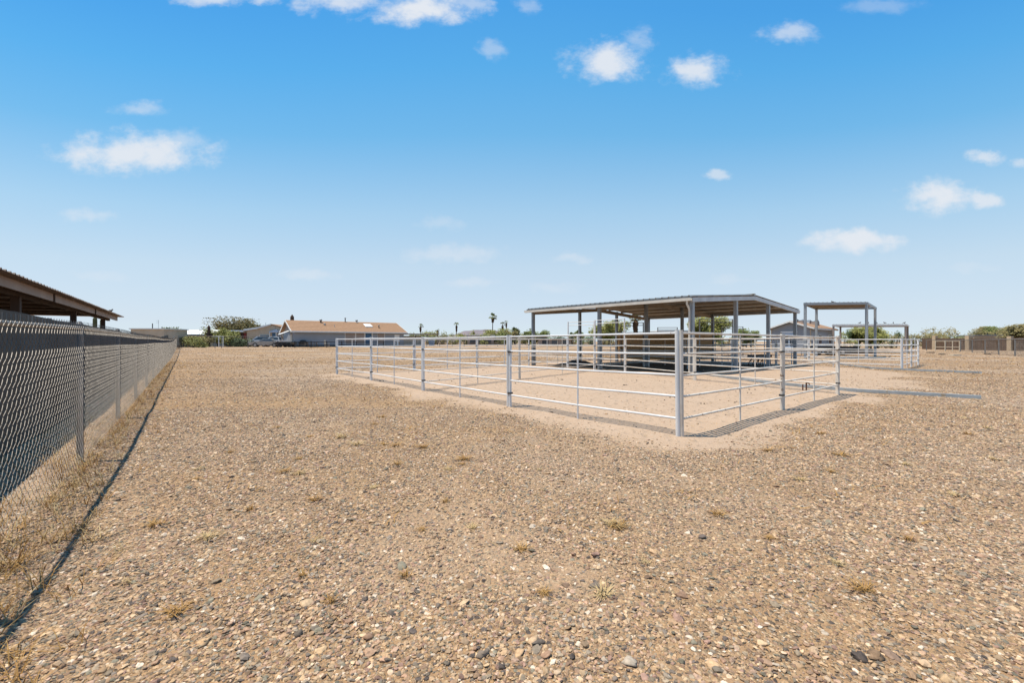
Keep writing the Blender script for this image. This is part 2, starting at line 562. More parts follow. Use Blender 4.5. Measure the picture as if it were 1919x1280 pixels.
# ------------------------------------------------------------------ ground
def ground_material():
    m = bpy.data.materials.new('gravel_and_sand')
    m.use_nodes = True
    nt = m.node_tree
    n, l = nt.nodes, nt.links
    b = n['Principled BSDF']
    b.inputs['Roughness'].default_value = 0.9
    b.inputs['Specular IOR Level'].default_value = 0.15

    def N(t, **kw):
        q = n.new(t)
        for k, v in kw.items():
            setattr(q, k, v)
        return q

    def mixc(f, a, c, mode='MIX'):
        q = N('ShaderNodeMix', data_type='RGBA', blend_type=mode)
        for i, s in ((0, f), (6, a), (7, c)):
            if isinstance(s, tuple):
                q.inputs[i].default_value = (*s, 1)
            elif isinstance(s, (int, float)):
                q.inputs[i].default_value = s
            else:
                l.new(s, q.inputs[i])
        return q.outputs[2]

    def mrange(s, a, c, lo=0.0, hi=1.0, smooth=False):
        q = N('ShaderNodeMapRange')
        if smooth:
            q.interpolation_type = 'SMOOTHSTEP'
        q.inputs['From Min'].default_value = a
        q.inputs['From Max'].default_value = c
        q.inputs['To Min'].default_value = lo
        q.inputs['To Max'].default_value = hi
        l.new(s, q.inputs['Value'])
        return q.outputs[0]

    def mth(op, a, c):
        q = N('ShaderNodeMath', operation=op)
        for i, s in enumerate((a, c)):
            if isinstance(s, (int, float)):
                q.inputs[i].default_value = s
            else:
                l.new(s, q.inputs[i])
        return q.outputs[0]

    geo = N('ShaderNodeNewGeometry')
    at = N('ShaderNodeAttribute', attribute_name='sand')
    sand = at.outputs['Fac']

    def noise(scale, detail=4, rough=.6):
        q = N('ShaderNodeTexNoise')
        q.inputs['Scale'].default_value = scale
        q.inputs['Detail'].default_value = detail
        q.inputs['Roughness'].default_value = rough
        l.new(geo.outputs['Position'], q.inputs['Vector'])
        return q

    def voro(scale, rnd=1.0):
        q = N('ShaderNodeTexVoronoi')
        q.inputs['Scale'].default_value = scale
        q.inputs['Randomness'].default_value = rnd
        wv = N('ShaderNodeVectorMath', operation='MULTIPLY_ADD')
        nn = noise(scale * .8, 2)
        l.new(nn.outputs['Color'], wv.inputs[0])
        wv.inputs[1].default_value = (.6 / scale, .6 / scale, .6 / scale)
        l.new(geo.outputs['Position'], wv.inputs[2])
        l.new(wv.outputs[0], q.inputs['Vector'])
        return q

    # sand
    n1 = noise(1.1, 5)
    n2 = noise(60, 4, .7)
    sandc = mixc(mrange(n1.outputs['Fac'], .3, .7), (0.469, 0.350, 0.259), (0.421, 0.308, 0.223))
    sandc = mixc(mrange(n2.outputs['Fac'], .35, .75), sandc, (0.327, 0.222, 0.140))

    # pebbles, two sizes
    def stone_layer(scale):
        v = voro(scale)
        sp = N('ShaderNodeSeparateColor')
        l.new(v.outputs['Color'], sp.inputs[0])
        rp = N('ShaderNodeValToRGB')
        cr = rp.color_ramp
        cr.interpolation = 'CONSTANT'
        cols = [(0.390, 0.251, 0.133), (0.244, 0.162, 0.097), (0.488, 0.338, 0.197), (0.303, 0.188, 0.108), (0.176, 0.132, 0.093),
                (0.537, 0.386, 0.234), (0.420, 0.263, 0.137), (0.273, 0.198, 0.122), (0.127, 0.092, 0.064), (0.459, 0.285, 0.149)]
        cr.elements[0].color = (*cols[0], 1)
        cr.elements[1].position = .1
        cr.elements[1].color = (*cols[1], 1)
        for i in range(2, len(cols)):
            e = cr.elements.new(i / len(cols))
            e.color = (*cols[i], 1)
        l.new(sp.outputs[0], rp.inputs[0])
        size = mrange(sp.outputs[1], 0, 1, .30, .62)
        inside = mth('SUBTRACT', size, v.outputs['Distance'])
        msk = mrange(inside, 0, .06)
        hgt = mrange(inside, 0, .35)
        return rp.outputs[0], msk, hgt

    cA, mA, hA = stone_layer(34)
    cB, mB, hB = stone_layer(75)
    base = mixc(mrange(n1.outputs['Fac'], .3, .7), (0.395, 0.248, 0.134), (0.334, 0.204, 0.106))
    base = mixc(mrange(n2.outputs['Fac'], .35, .75), base, (0.220, 0.128, 0.066))
    g = mixc(mB, base, cB)
    g = mixc(mA, g, cA)
    # broad tone: rusty straw-littered patches between paler drifts
    n3 = noise(.32, 5, .65)
    n3.inputs['Distortion'].default_value = .6
    g = mixc(mth('MULTIPLY', mrange(n3.outputs['Fac'], .50, .66, smooth=True), .34), g, (0.38, 0.235, 0.11))
    n4 = noise(.16, 4)
    g = mixc(mth('MULTIPLY', mrange(n4.outputs['Fac'], .42, .62, smooth=True), .38), g, (0.43, 0.345, 0.275))
    stones_on_sand = mixc(mth('MULTIPLY', mB, .22), sandc, cB)
    col = mixc(sand, g, stones_on_sand)
    ad = N('ShaderNodeAttribute', attribute_name='barn_shade')
    col = mixc(ad.outputs['Fac'], col, mixc(mrange(n2.outputs['Fac'], .35, .7), (0.13, 0.095, 0.065), (0.07, 0.05, 0.035)))  # dark floor tone imitating the shade under the barn roof
    l.new(col, b.inputs['Base Color'])
    hb = mth('MAXIMUM', mth('MULTIPLY', hB, .45), hA)
    keep = mth('SUBTRACT', 1.0, mth('MULTIPLY', sand, .88))
    hh = mth('ADD', mth('MULTIPLY', hb, keep), mth('MULTIPLY', n2.outputs['Fac'], .25))
    vh = voro(5.5)
    hoof = mth('MULTIPLY', mrange(vh.outputs['Distance'], .15, .45, smooth=True), mth('MULTIPLY', sand, 1.6))
    hh = mth('ADD', hh, hoof)
    n5 = noise(7, 4)
    hh = mth('ADD', hh, mth('MULTIPLY', n5.outputs['Fac'], .9))
    bp = N('ShaderNodeBump')
    bp.inputs['Strength'].default_value = .85
    bp.inputs['Distance'].default_value = .018
    l.new(hh, bp.inputs['Height'])
    l.new(bp.outputs[0], b.inputs['Normal'])
    return m


def axis(fine0, fine1, step, far0, far1):
    a = list(np.arange(fine0, fine1, step))
    s, p = step, fine1
    while p < far1:
        a.append(p)
        s *= 1.28
        p += s
    a.append(far1)
    s, p = step, fine0
    lo = []
    while True:
        s *= 1.28
        p -= s
        if p <= far0:
            break
        lo.append(p)
    return np.array([far0] + lo[::-1] + a)


gx = axis(-16, 26, .2, -6000, 6000)
gy = axis(-2, 34, .2, -300, 7000)
GXX, GYY = np.meshgrid(gx, gy)
rel = (vnoise(GXX, GYY, .8, 11) - .5) * .05 + (vnoise(GXX, GYY, 2.4, 12) - .5) * .022
near = np.exp(-(np.hypot(GXX, GYY) / 45.0) ** 2)
hz = 0.5 * sstep(40, 72, UX * GXX + UY * GYY) + rel * near
sn = sandiness(GXX, GYY)
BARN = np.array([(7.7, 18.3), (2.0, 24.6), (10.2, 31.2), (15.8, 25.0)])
barn_shade = 1 - sstep(-.5, .5, poly_sd(GXX, GYY, BARN) + (vnoise(GXX, GYY, .8, 31) - .5) * 1.6 + (vnoise(GXX, GYY, 2.7, 32) - .5) * .6)  # mask for the barn's shade, painted into the ground colour as darker soil


def relief(x, y):
    """ground height at a point (same formula as the sheet)"""
    x, y = np.asarray(x, float), np.asarray(y, float)
    r = (vnoise(x, y, .8, 11) - .5) * .05 + (vnoise(x, y, 2.4, 12) - .5) * .022
    return 0.5 * sstep(40, 72, UX * x + UY * y) + r * np.exp(-(np.hypot(x, y) / 45.0) ** 2)


def rz_(x, y):
    return float(relief(x, y))


ny, nx = GXX.shape
verts = np.stack([GXX, GYY, hz], -1).reshape(-1, 3)
idx = np.arange(nx * ny).reshape(ny, nx)
quads = np.stack([idx[:-1, :-1], idx[:-1, 1:], idx[1:, 1:], idx[1:, :-1]], -1).reshape(-1, 4)
gm = bpy.data.meshes.new('ground')
gm.vertices.add(len(verts))
gm.vertices.foreach_set('co', verts.ravel())
gm.loops.add(quads.size)
gm.loops.foreach_set('vertex_index', quads.ravel().astype(np.int32))
gm.polygons.add(len(quads))
gm.polygons.foreach_set('loop_start', np.arange(0, quads.size, 4, dtype=np.int32))
gm.polygons.foreach_set('use_smooth', np.ones(len(quads), bool))
gm.update(calc_edges=True)
att = gm.attributes.new('sand', 'FLOAT', 'POINT')
att.data.foreach_set('value', sn.ravel().astype(np.float32))
att = gm.attributes.new('barn_shade', 'FLOAT', 'POINT')
att.data.foreach_set('value', barn_shade.ravel().astype(np.float32))
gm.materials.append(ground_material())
ground = bpy.data.objects.new('ground', gm)
COL.objects.link(ground)
tag(ground, 'flat desert yard of gravel with sandy pens', None, None, 'structure')


# ------------------------------------------------------------------ gravel: loose stones (uncountable), geometry nodes on scattered points
def stone_material():
    m = bpy.data.materials.new('river_stones')
    m.use_nodes = True
    nt = m.node_tree
    n, l = nt.nodes, nt.links
    b = n['Principled BSDF']
    b.inputs['Roughness'].default_value = 0.75
    b.inputs['Specular IOR Level'].default_value = 0.3
    oi = n.new('ShaderNodeObjectInfo')
    rp = n.new('ShaderNodeValToRGB')
    cr = rp.color_ramp
    cr.interpolation = 'CONSTANT'
    cols = [(0.387, 0.264, 0.152), (0.440, 0.315, 0.196), (0.317, 0.212, 0.128), (0.493, 0.374, 0.256), (0.370, 0.246, 0.160), (0.255, 0.170, 0.112), (0.414, 0.289, 0.168),
            (0.229, 0.191, 0.144), (0.352, 0.225, 0.148), (0.458, 0.327, 0.192), (0.180, 0.149, 0.120), (0.405, 0.281, 0.200), (0.290, 0.234, 0.164), (0.475, 0.348, 0.216),
            (0.110, 0.089, 0.076), (0.352, 0.255, 0.164), (0.546, 0.468, 0.368), (0.273, 0.174, 0.132), (0.207, 0.191, 0.140), (0.396, 0.272, 0.160)]
    cr.elements[0].color = (*cols[0], 1)
    cr.elements[1].position = 1 / len(cols)
    cr.elements[1].color = (*cols[1], 1)
    for i in range(2, len(cols)):
        e = cr.elements.new(i / len(cols))
        e.color = (*cols[i], 1)
    l.new(oi.outputs['Random'], rp.inputs[0])
    fr = n.new('ShaderNodeMath')
    fr.operation = 'FRACT'
    m7 = n.new('ShaderNodeMath')
    m7.operation = 'MULTIPLY'
    m7.inputs[1].default_value = 977.3
    l.new(oi.outputs['Random'], m7.inputs[0])
    l.new(m7.outputs[0], fr.inputs[0])
    tone = n.new('ShaderNodeMapRange')
    tone.inputs['To Min'].default_value = 0.58
    tone.inputs['To Max'].default_value = 1.30
    l.new(fr.outputs[0], tone.inputs['Value'])
    geo = n.new('ShaderNodeNewGeometry')
    nz = n.new('ShaderNodeTexNoise')
    nz.inputs['Scale'].default_value = 70
    nz.inputs['Detail'].default_value = 4
    l.new(geo.outputs['Position'], nz.inputs['Vector'])
    mr = n.new('ShaderNodeMapRange')
    mr.inputs['From Min'].default_value = .3
    mr.inputs['From Max'].default_value = .7
    mr.inputs['To Min'].default_value = .72
    mr.inputs['To Max'].default_value = 1.12
    l.new(nz.outputs['Fac'], mr.inputs['Value'])
    mx = n.new('ShaderNodeVectorMath')
    mx.operation = 'SCALE'
    wm = n.new('ShaderNodeVectorMath')
    wm.operation = 'MULTIPLY'
    wm.inputs[1].default_value = (1.08, 1.02, 0.98)
    l.new(rp.outputs[0], wm.inputs[0])
    l.new(wm.outputs[0], mx.inputs[0])
    l.new(mr.outputs[0], mx.inputs['Scale'])
    mt = n.new('ShaderNodeVectorMath')
    mt.operation = 'SCALE'
    l.new(mx.outputs[0], mt.inputs[0])
    l.new(tone.outputs[0], mt.inputs['Scale'])
    l.new(mt.outputs[0], b.inputs['Base Color'])
    return m


M['stone'] = stone_material()


def scatter(y0, y1, dens, smin, smax, power):
    """random points on the visible wedge (a little wider) between two depths"""
    wid = 1.28
    area = wid * (y1 * y1 - y0 * y0)
    cnt = int(area * dens)
    y = np.sqrt(rng.random(cnt) * (y1 * y1 - y0 * y0) + y0 * y0)
    x = (rng.random(cnt) * 2 - 1) * wid * (y + .4)
    s = sandiness(x, y)
    drift = .18 + 1.35 * vnoise(x, y, .55, 21) * (.35 + 1.3 * vnoise(x, y, 2.1, 22))
    keep = rng.random(cnt) < np.clip((1 - s) ** 1.3 * drift + .02, 0, 1)
    keep &= (VX * x + VY * y) > -1.7          # nothing inside the dark wall
    keep &= (UX * x + UY * y) < 66
    x, y = x[keep], y[keep]
    size = smin + (smax - smin) * rng.random(len(x)) ** power
    return x, y, size


zones = [scatter(1.1, 3.2, 8600, .0032, .0145, 2.2), scatter(3.2, 5.5, 5200, .0042, .0155, 2.0), scatter(5.5, 9, 2100, .0055, .018, 1.8),
         scatter(9, 16, 430, .008, .024, 1.6), scatter(16, 30, 80, .012, .03, 1.5), scatter(30, 62, 16, .018, .045, 1.5), scatter(1.1, 9, 60, .015, .03, 2.2)]
gxs = np.concatenate([z[0] for z in zones])
gys = np.concatenate([z[1] for z in zones])
gss = np.concatenate([z[2] for z in zones])
NP = len(gxs)
flat = .22 + .32 * rng.random(NP)
scl = np.stack([gss * (.8 + .5 * rng.random(NP)), gss * (.6 + .35 * rng.random(NP)), gss * flat], -1)
rot = np.stack([(rng.random(NP) - .5) * .7, (rng.random(NP) - .5) * .7, rng.random(NP) * 6.283], -1)
gzs = relief(gxs, gys) + scl[:, 2] * (.05 + .55 * rng.random(NP))
pm = bpy.data.meshes.new('gravel')
pm.vertices.add(NP)
pm.vertices.foreach_set('co', np.stack([gxs, gys, gzs], -1).ravel())
a = pm.attributes.new('scl', 'FLOAT_VECTOR', 'POINT')
a.data.foreach_set('vector', scl.ravel().astype(np.float32))
a = pm.attributes.new('rot', 'FLOAT_VECTOR', 'POINT')
a.data.foreach_set('vector', rot.ravel().astype(np.float32))
a = pm.attributes.new('pick', 'INT', 'POINT')
a.data.foreach_set('value', rng.integers(0, 6, NP).astype(np.int32))
gravel = bpy.data.objects.new('gravel', pm)
COL.objects.link(gravel)
tag(gravel, 'loose mixed grey, tan and pink river stones strewn over the yard', 'gravel', None, 'stuff')
ng = bpy.data.node_groups.new('scatter_stones', 'GeometryNodeTree')
ng.interface.new_socket('Geometry', in_out='INPUT', socket_type='NodeSocketGeometry')
ng.interface.new_socket('Geometry', in_out='OUTPUT', socket_type='NodeSocketGeometry')
gn, gl = ng.nodes, ng.links
gi, go = gn.new('NodeGroupInput'), gn.new('NodeGroupOutput')
iop = gn.new('GeometryNodeInstanceOnPoints')
g2i = gn.new('GeometryNodeGeometryToInstance')
for k in range(6):
    ico = gn.new('GeometryNodeMeshIcoSphere')
    ico.inputs['Radius'].default_value = 1.0
    ico.inputs['Subdivisions'].default_value = 2
    sp = gn.new('GeometryNodeSetPosition')
    pos = gn.new('GeometryNodeInputPosition')
    add = gn.new('ShaderNodeVectorMath')
    add.operation = 'ADD'
    add.inputs[1].default_value = (k * 7.3, k * 2.1, -k * 4.7)
    gl.new(pos.outputs[0], add.inputs[0])
    nt_ = gn.new('ShaderNodeTexNoise')
    nt_.inputs['Scale'].default_value = 0.85
    nt_.inputs['Detail'].default_value = 1.5
    gl.new(add.outputs[0], nt_.inputs['Vector'])
    sub = gn.new('ShaderNodeVectorMath')
    sub.operation = 'SUBTRACT'
    sub.inputs[1].default_value = (.5, .5, .5)
    gl.new(nt_.outputs['Color'], sub.inputs[0])
    scn = gn.new('ShaderNodeVectorMath')
    scn.operation = 'SCALE'
    scn.inputs['Scale'].default_value = 1.9
    gl.new(sub.outputs[0], scn.inputs[0])
    gl.new(ico.outputs['Mesh'], sp.inputs['Geometry'])
    gl.new(scn.outputs[0], sp.inputs['Offset'])
    ss = gn.new('GeometryNodeSetShadeSmooth')
    ss.inputs['Shade Smooth'].default_value = k % 3 == 0
    gl.new(sp.outputs[0], ss.inputs['Geometry'])
    sm = gn.new('GeometryNodeSetMaterial')
    sm.inputs['Material'].default_value = M['stone']
    gl.new(ss.outputs[0], sm.inputs['Geometry'])
    gl.new(sm.outputs[0], g2i.inputs[0])


def named(nm, ty):
    q = gn.new('GeometryNodeInputNamedAttribute')
    q.data_type = ty
    q.inputs['Name'].default_value = nm
    return q.outputs['Attribute']


gl.new(gi.outputs[0], iop.inputs['Points'])
gl.new(g2i.outputs[0], iop.inputs['Instance'])
iop.inputs['Pick Instance'].default_value = True
gl.new(named('pick', 'INT'), iop.inputs['Instance Index'])
gl.new(named('scl', 'FLOAT_VECTOR'), iop.inputs['Scale'])
gl.new(named('rot', 'FLOAT_VECTOR'), iop.inputs['Rotation'])
gl.new(iop.outputs[0], go.inputs[0])
md = gravel.modifiers.new('scatter', 'NODES')
md.node_group = ng

# larger single stones, pieces of the ground
stone_meshes = []
for k in range(6):
    b = MB().ell((0, 0, 0), (1, .75, .5), 9, 6, .9, k + 1)
    me = b.mesh('stone')
    me.materials.append(M['stone'])
    stone_meshes.append(me)
big = [(1640, 1232, .036), (1668, 1228, .034), (1612, 1236, .032), (1775, 1270, .032), (560, 1190, .03), (1180, 1250, .035), (1000, 1210, .03),
       (380, 1205, .03), (905, 1235, .032), (1555, 1125, .035), (1450, 1135, .03), (690, 1195, .026), (1840, 1040, .03), (1270, 1165, .03)]
for i in range(120):
    big.append((random.uniform(60, 1900), random.uniform(930, 1278), random.uniform(.011, .021)))
for i, (px, py, s) in enumerate(big):
    x, y = G(px, py)
    if VX * x + VY * y < -1.1:
        continue
    o = bpy.data.objects.new('stone', stone_meshes[i % 6])
    COL.objects.link(o)
    o.parent = ground
    o.location = (x, y, rz_(x, y) + s * .12)
    o.scale = (s, s * random.uniform(.8, 1.1), s * random.uniform(.7, 1.0))
    o.rotation_euler = (random.uniform(-.25, .25), random.uniform(-.25, .25), random.uniform(0, 6.28))


# ------------------------------------------------------------------ corral panels
def panel(p0, p1, label, group, h=1.53, rails=(1.51, 1.20, .885, .575, .255), bow=None, braces=(.5,), m='pipe', r=.0175, pr=.033,
          name='corral_panel', cat='fence panel', clamp=True, gap=.035):
    z0, z1 = rz_(*p0), rz_(*p1)
    root = thing(name, label, cat, (p0[0], p0[1], z0), group)
    d = Vector((p1[0] - p0[0], p1[1] - p0[1], 0))
    ln = d.length
    d.normalize()
    a = Vector((p0[0], p0[1], z0)) + d * gap
    b = Vector((p1[0], p1[1], z1)) - d * gap
    top = bow or h
    for q in (a, b):
        lean = Vector((random.uniform(-.012, .012), random.uniform(-.012, .012), 0))
        MB().tube(q - Vector((0, 0, .05)), q + lean + Vector((0, 0, top + .02)), pr, 12).build('post', m, root)
    for z in rails:
        j0, j1 = random.uniform(-.008, .008), random.uniform(-.008, .008)
        mid = (a + b) / 2 + Vector((0, 0, z - random.uniform(0, .014)))
        MB().path([a + Vector((0, 0, z + j0)), mid, b + Vector((0, 0, z + j1))], r, 10).build('rail', m, root)
    if bow:
        for z in (bow, bow - .16):
            MB().tube(a + Vector((0, 0, z)), b + Vector((0, 0, z)), r * .9, 8).build('bow_rail', m, root)
    for t in braces:
        q = a.lerp(b, t)
        MB().tube(q + Vector((0, 0, -.04)), q + Vector((0, 0, h - .02)), r * .9, 8).build('brace', m, root)
    if clamp:
        for z in (1.19, .30):
            MB().box((b.x, b.y, b.z + z), (.085, .085, .035), math.atan2(d.y, d.x)).build('clamp', 'clamp', root)
    return root


GL_ = 'white pipe panels of the corral pens'
names4 = ['white pipe panel of the open long side, running back from the near corner post',
          'white pipe panel of the open long side, second from the near corner post',
          'white pipe panel of the open long side, third from the near corner post',
          'white pipe panel of the open long side, farthest from the near corner post']
for i in range(4):
    panel(lerp2(K, L, i / 4), lerp2(K, L, (i + 1) / 4), names4[i], GL_)
panel(K, lerp2(K, RR, .5), 'white pipe panel of the short pen side, running right from the near corner post', GL_, m='pipe_b')
panel(lerp2(K, RR, .5), RR, 'white pipe panel of the short pen side, ending at the outer right corner', GL_, m='pipe_b')
S_ = (6.65, 15.55)
T_ = (5.2, 19.6)
U_ = (4.1, 21.2)
V_ = (2.92, 22.4)
B_ = (0.95, 24.6)
panel(RR, S_, 'chalky pipe panel closing the front pen, over the grey drain pipe', GL_, m='pipe_b')
panel(S_, T_, 'chalky pipe panel in front of the stall wall, left of the double post', GL_, m='pipe_b', braces=())
panel(T_, U_, 'tall white bow gate beside the barn eave, the one nearer the stall wall', 'tall bow gates', bow=2.45, name='bow_gate', cat='gate', braces=())
panel(U_, V_, 'tall white bow gate beside the barn eave, the one over the dark mound', 'tall bow gates', bow=2.4, name='bow_gate', cat='gate', braces=())
panel(V_, B_, 'short white pipe panel between the bow gates and the end barn post', GL_)
D0 = lerp2(K, L, .5)
D1 = lerp2(D0, U_, .4275)
panel(D0, D1, 'dusty pipe divider panel across the pen, joined to the long side', GL_, m='pipe_b', clamp=False, r=.016, pr=.026)
panel(D1, U_, 'dusty pipe divider panel across the pen, ending at the bow gates', GL_, m='pipe_b', clamp=False, r=.016, pr=.026)
rear = ['rear pipe panel of the back pen, starting at the far corner', 'rear pipe panel of the back pen, the middle one',
        'rear pipe panel of the back pen, ending at the end barn post']
E_ = (1.0, 24.9)
for i in range(3):
    panel(lerp2(L, E_, i / 3), lerp2(L, E_, (i + 1) / 3), rear[i], GL_, r=.02)

# the second pen on the right
Q0 = G(1691, 693)
Q1 = (Q0[0] - .62 * 5.6, Q0[1] + .785 * 5.6)
Q2 = (Q0[0] - .62 * 11.2, Q0[1] + .785 * 11.2)
Q3 = lerp2(Q0, (24.0, 25.2), .5)
Q4 = (24.0, 25.2)
Q5 = (21.2, 30.5)
Q6 = (17.5, 34.2)
GP = 'white pipe panels of the second pen'
panel(Q0, Q1, 'white pipe panel of the second pen, left of its near corner', GP)
panel(Q1, Q2, 'white pipe panel of the second pen, running back towards the barn', GP)
panel(Q0, Q3, 'white pipe panel of the second pen, right of its near corner', GP)
panel(Q3, Q4, 'white pipe panel of the second pen, at its rightmost corner', GP)
panel(Q4, Q5, 'white pipe panel at the back of the second pen, next to its rightmost corner', GP)
panel(Q5, Q6, 'white pipe panel at the back of the second pen, under the tall shade roof', GP)

# ------------------------------------------------------------------ open barn
A = Vector((7.51, 17.8, 0))
EU = Vector((-6.27, 7.1, 0))
EV = Vector((9.0, 7.1, 0))
UD, VD = EU.normalized(), EV.normalized()
barn = thing('open_barn', 'open-sided galvanised barn with low gable roof behind the corral', 'barn', tuple(A))
EAVE, RIDGE = 3.20, 3.62


def bp_(s, t, z):
    p = A + EU * s + EV * t
    return Vector((p.x, p.y, z))


def roofz(t):
    return EAVE + (RIDGE - EAVE) * (1 - abs(t - .5) * 2)


rzb = math.atan2(EV.y, EV.x)
TS = (0.0, .345, .67, 1.0)
for s in (0, .5, 1):
    for t in TS:
        p = bp_(s, t, 0)
        pt = MB().post(p.x, p.y, -.1, roofz(t) - .02, .15, .15, rzb).build('post', 'galvd' if s else 'galv', barn)
for s in (0, .5, 1):
    for (t0, t1) in ((0, .5), (.5, 1)):
        off = UD * (.11 if s == .5 else (-.105 if s == 0 else .105))
        if s == 0:
            continue
        MB().beam(bp_(s, t0, roofz(t0) - .13) + off, bp_(s, t1, roofz(t1) - .13) + off, .06, .22).build('rafter', 'purlin', barn)
# gable fascia channel, near end
for (t0, t1) in ((-.02, .5), (.5, 1.02)):
    o_ = -UD * .12
    z_ = lambda t: EAVE + (RIDGE - EAVE) * (1 - abs(t - .5) * 2)
    MB().beam(bp_(0, t0, z_(t0) - .06) + o_, bp_(0, t1, z_(t1) - .06) + o_, .07, .19).build('gable_fascia', 'fascia', barn)
for k in range(9):
    t = .03 + .94 * k / 8
    MB().beam(bp_(-.005, t, roofz(t) + .035), bp_(1.02, t, roofz(t) + .035), .07, .10).build('purlin', 'purlin', barn)


def ribbed(o, along, slope, width, nrib, pitch=.3, rh=.05, th=.006):
    """ribbed sheet: ribs run down 'slope' (vector), repeated 'nrib' times along unit vector 'along'"""
    mb = MB()
    o, along, slope = Vector(o), Vector(along), Vector(slope)
    nn = along.cross(slope).normalized()
    if nn.z < 0:
        nn = -nn
    prof = []
    for i in range(nrib):
        q = i * pitch
        prof += [(q, 0), (q + pitch * .36, 0), (q + pitch * .43, rh), (q + pitch * .57, rh), (q + pitch * .64, 0)]
    prof.append((nrib * pitch, 0))
    top = [o + along * a_ + nn * h_ for a_, h_ in prof]
    bot = [p - nn * th for p in top]
    n = len(prof)
    vs = top + [p + slope for p in top] + bot + [p + slope for p in bot]
    fs = []
    for i in range(n - 1):
        fs += [(i, i + 1, n + i + 1, n + i), (2 * n + i + 1, 2 * n + i, 3 * n + i, 3 * n + i + 1),
               (i + 1, i, 2 * n + i, 2 * n + i + 1), (n + i, n + i + 1, 3 * n + i + 1, 3 * n + i)]
    fs += [(0, n, 3 * n, 2 * n), (n - 1, 2 * n - 1, 4 * n - 1, 3 * n - 1)]
    return mb.add(vs, fs)


LEN_B = EU.length
nsheet = 11
for side in (0, 1):
    for k in range(nsheet):
        u0 = -.16 + k * .9
        zt = EAVE + .10 - .012
        if side == 0:
            o0 = A + UD * u0 - VD * .28 + Vector((0, 0, zt - .02))
            e0 = A + UD * u0 + EV * .5 + Vector((0, 0, RIDGE + .10))
        else:
            o0 = A + UD * u0 + EV + VD * .28 + Vector((0, 0, zt - .02))
            e0 = A + UD * u0 + EV * .5 + Vector((0, 0, RIDGE + .10))
        ribbed(o0 + Vector((0, 0, (k % 2) * .004)), UD, e0 - o0, .9, 3).build('roof_sheet', 'roofsheet', barn)
MB().beam(A + UD * -.13 + EV * .5 + Vector((0, 0, RIDGE + .15)), A + UD * (LEN_B + .28) + EV * .5 + Vector((0, 0, RIDGE + .15)), .2, .03).build('ridge_cap', 'purlin', barn)
# eave trim and gutters with downspouts
for t, sg in ((0, -1), (1, 1)):
    o_ = VD * sg * .22
    MB().beam(bp_(0, t, EAVE + .01) + o_ - UD * .1, bp_(1, t, EAVE + .01) + o_ + UD * .3, .05, .12).build('eave_trim', 'galvd', barn)
    gu = MB()
    g0, g1 = bp_(0, t, EAVE - .06) + VD * sg * .31 - UD * .14, bp_(1, t, EAVE - .06) + VD * sg * .31 + UD * .36
    gu.beam(g0 - Vector((0, 0, .05)), g1 - Vector((0, 0, .05)), .12, .02)
    gu.beam(g0 + VD * sg * .06, g1 + VD * sg * .06, .014, .125)
    gu.beam(g0 - VD * sg * .06, g1 - VD * sg * .06, .014, .125)
    gut = gu.build('gutter', 'gutter', barn)
    d0 = bp_(0, t, EAVE - .11) + VD * sg * .31 + UD * .05
    dp = [d0, d0 + Vector((0, 0, -.14)), d0 - VD * sg * .18 + Vector((0, 0, -.34)), d0 - VD * sg * .19 + Vector((0, 0, -.5)), d0 - VD * sg * .19 + Vector((0, 0, -3.0))]
    MB().path(dp, .045, 8).build('downspout', 'gutter' if t == 0 else 'galvd', gut)

# strand-board stall wall: two arms meeting at an inner post
stall = thing('stall_wall', 'brown strand-board stall wall standing inside the barn shade', 'wall', tuple(bp_(.5, .67, 0)))
for (q0, q1, cnt) in ((bp_(.5, .67, 0), bp_(1, .67, 0), 4), (bp_(.5, .67, 0), bp_(.5, 1, 0), 3)):
    d = (q1 - q0)
    for k in range(cnt):
        a0 = q0 + d * (k / cnt) + d.normalized() * .09
        a1 = q0 + d * ((k + 1) / cnt) + d.normalized() * .07
        MB().beam(a0 + Vector((0, 0, 1.1 + .01 * (k % 2))), a1 + Vector((0, 0, 1.1 + .01 * (k % 2))), .03, 1.75).build('board', 'osb', stall)
    sd = Vector((d.y, -d.x, 0)).normalized() * .06
    MB().beam(q0 + Vector((0, 0, 2.0)), q1 + Vector((0, 0, 2.0)), .07, .05).build('cap_rail', 'galvd', stall)

GI = 'stall panels inside the barn'
inner = [((.5, 0), (.5, .345), 'stall pipe panel inside the barn, under the middle of the near eave', 'pipe_b'),
         ((.5, .345), (.5, .67), 'stall pipe panel inside the barn, in front of the stall wall corner', 'pipe_b'),
         ((.5, .345), (1, .345), 'stall pipe panel inside the barn, running back beside the long gates', 'pipe'),
         ((0, .345), (.5, .345), 'stall pipe panel inside the barn, between gable post and inner post', 'pipe'),
         ((1, 0), (1, .345), 'stall pipe panel closing the back of the barn beside its end post', 'pipe_b'),
         ((0, .67), (.5, .67), 'stall pipe panel inside the barn behind the dark feeder', 'pipe'),
         ((1, .67), (1, 1), 'stall pipe panel at the rear of the barn behind the stall wall', 'pipe_b'),
         ((0, 1), (.5, 1), 'stall pipe panel along the far eave of the barn', 'pipe')]
for (a_, b_, lb, mm) in inner:
    p, q = bp_(*a_, 0), bp_(*b_, 0)
    d = (q - p).normalized() * .14
    panel(((p + d).x, (p + d).y), ((q - d).x, (q - d).y), lb, GI, m=mm, clamp=False, r=.02, pr=.025, name='stall_panel')
GBD = 'tall bow gates'
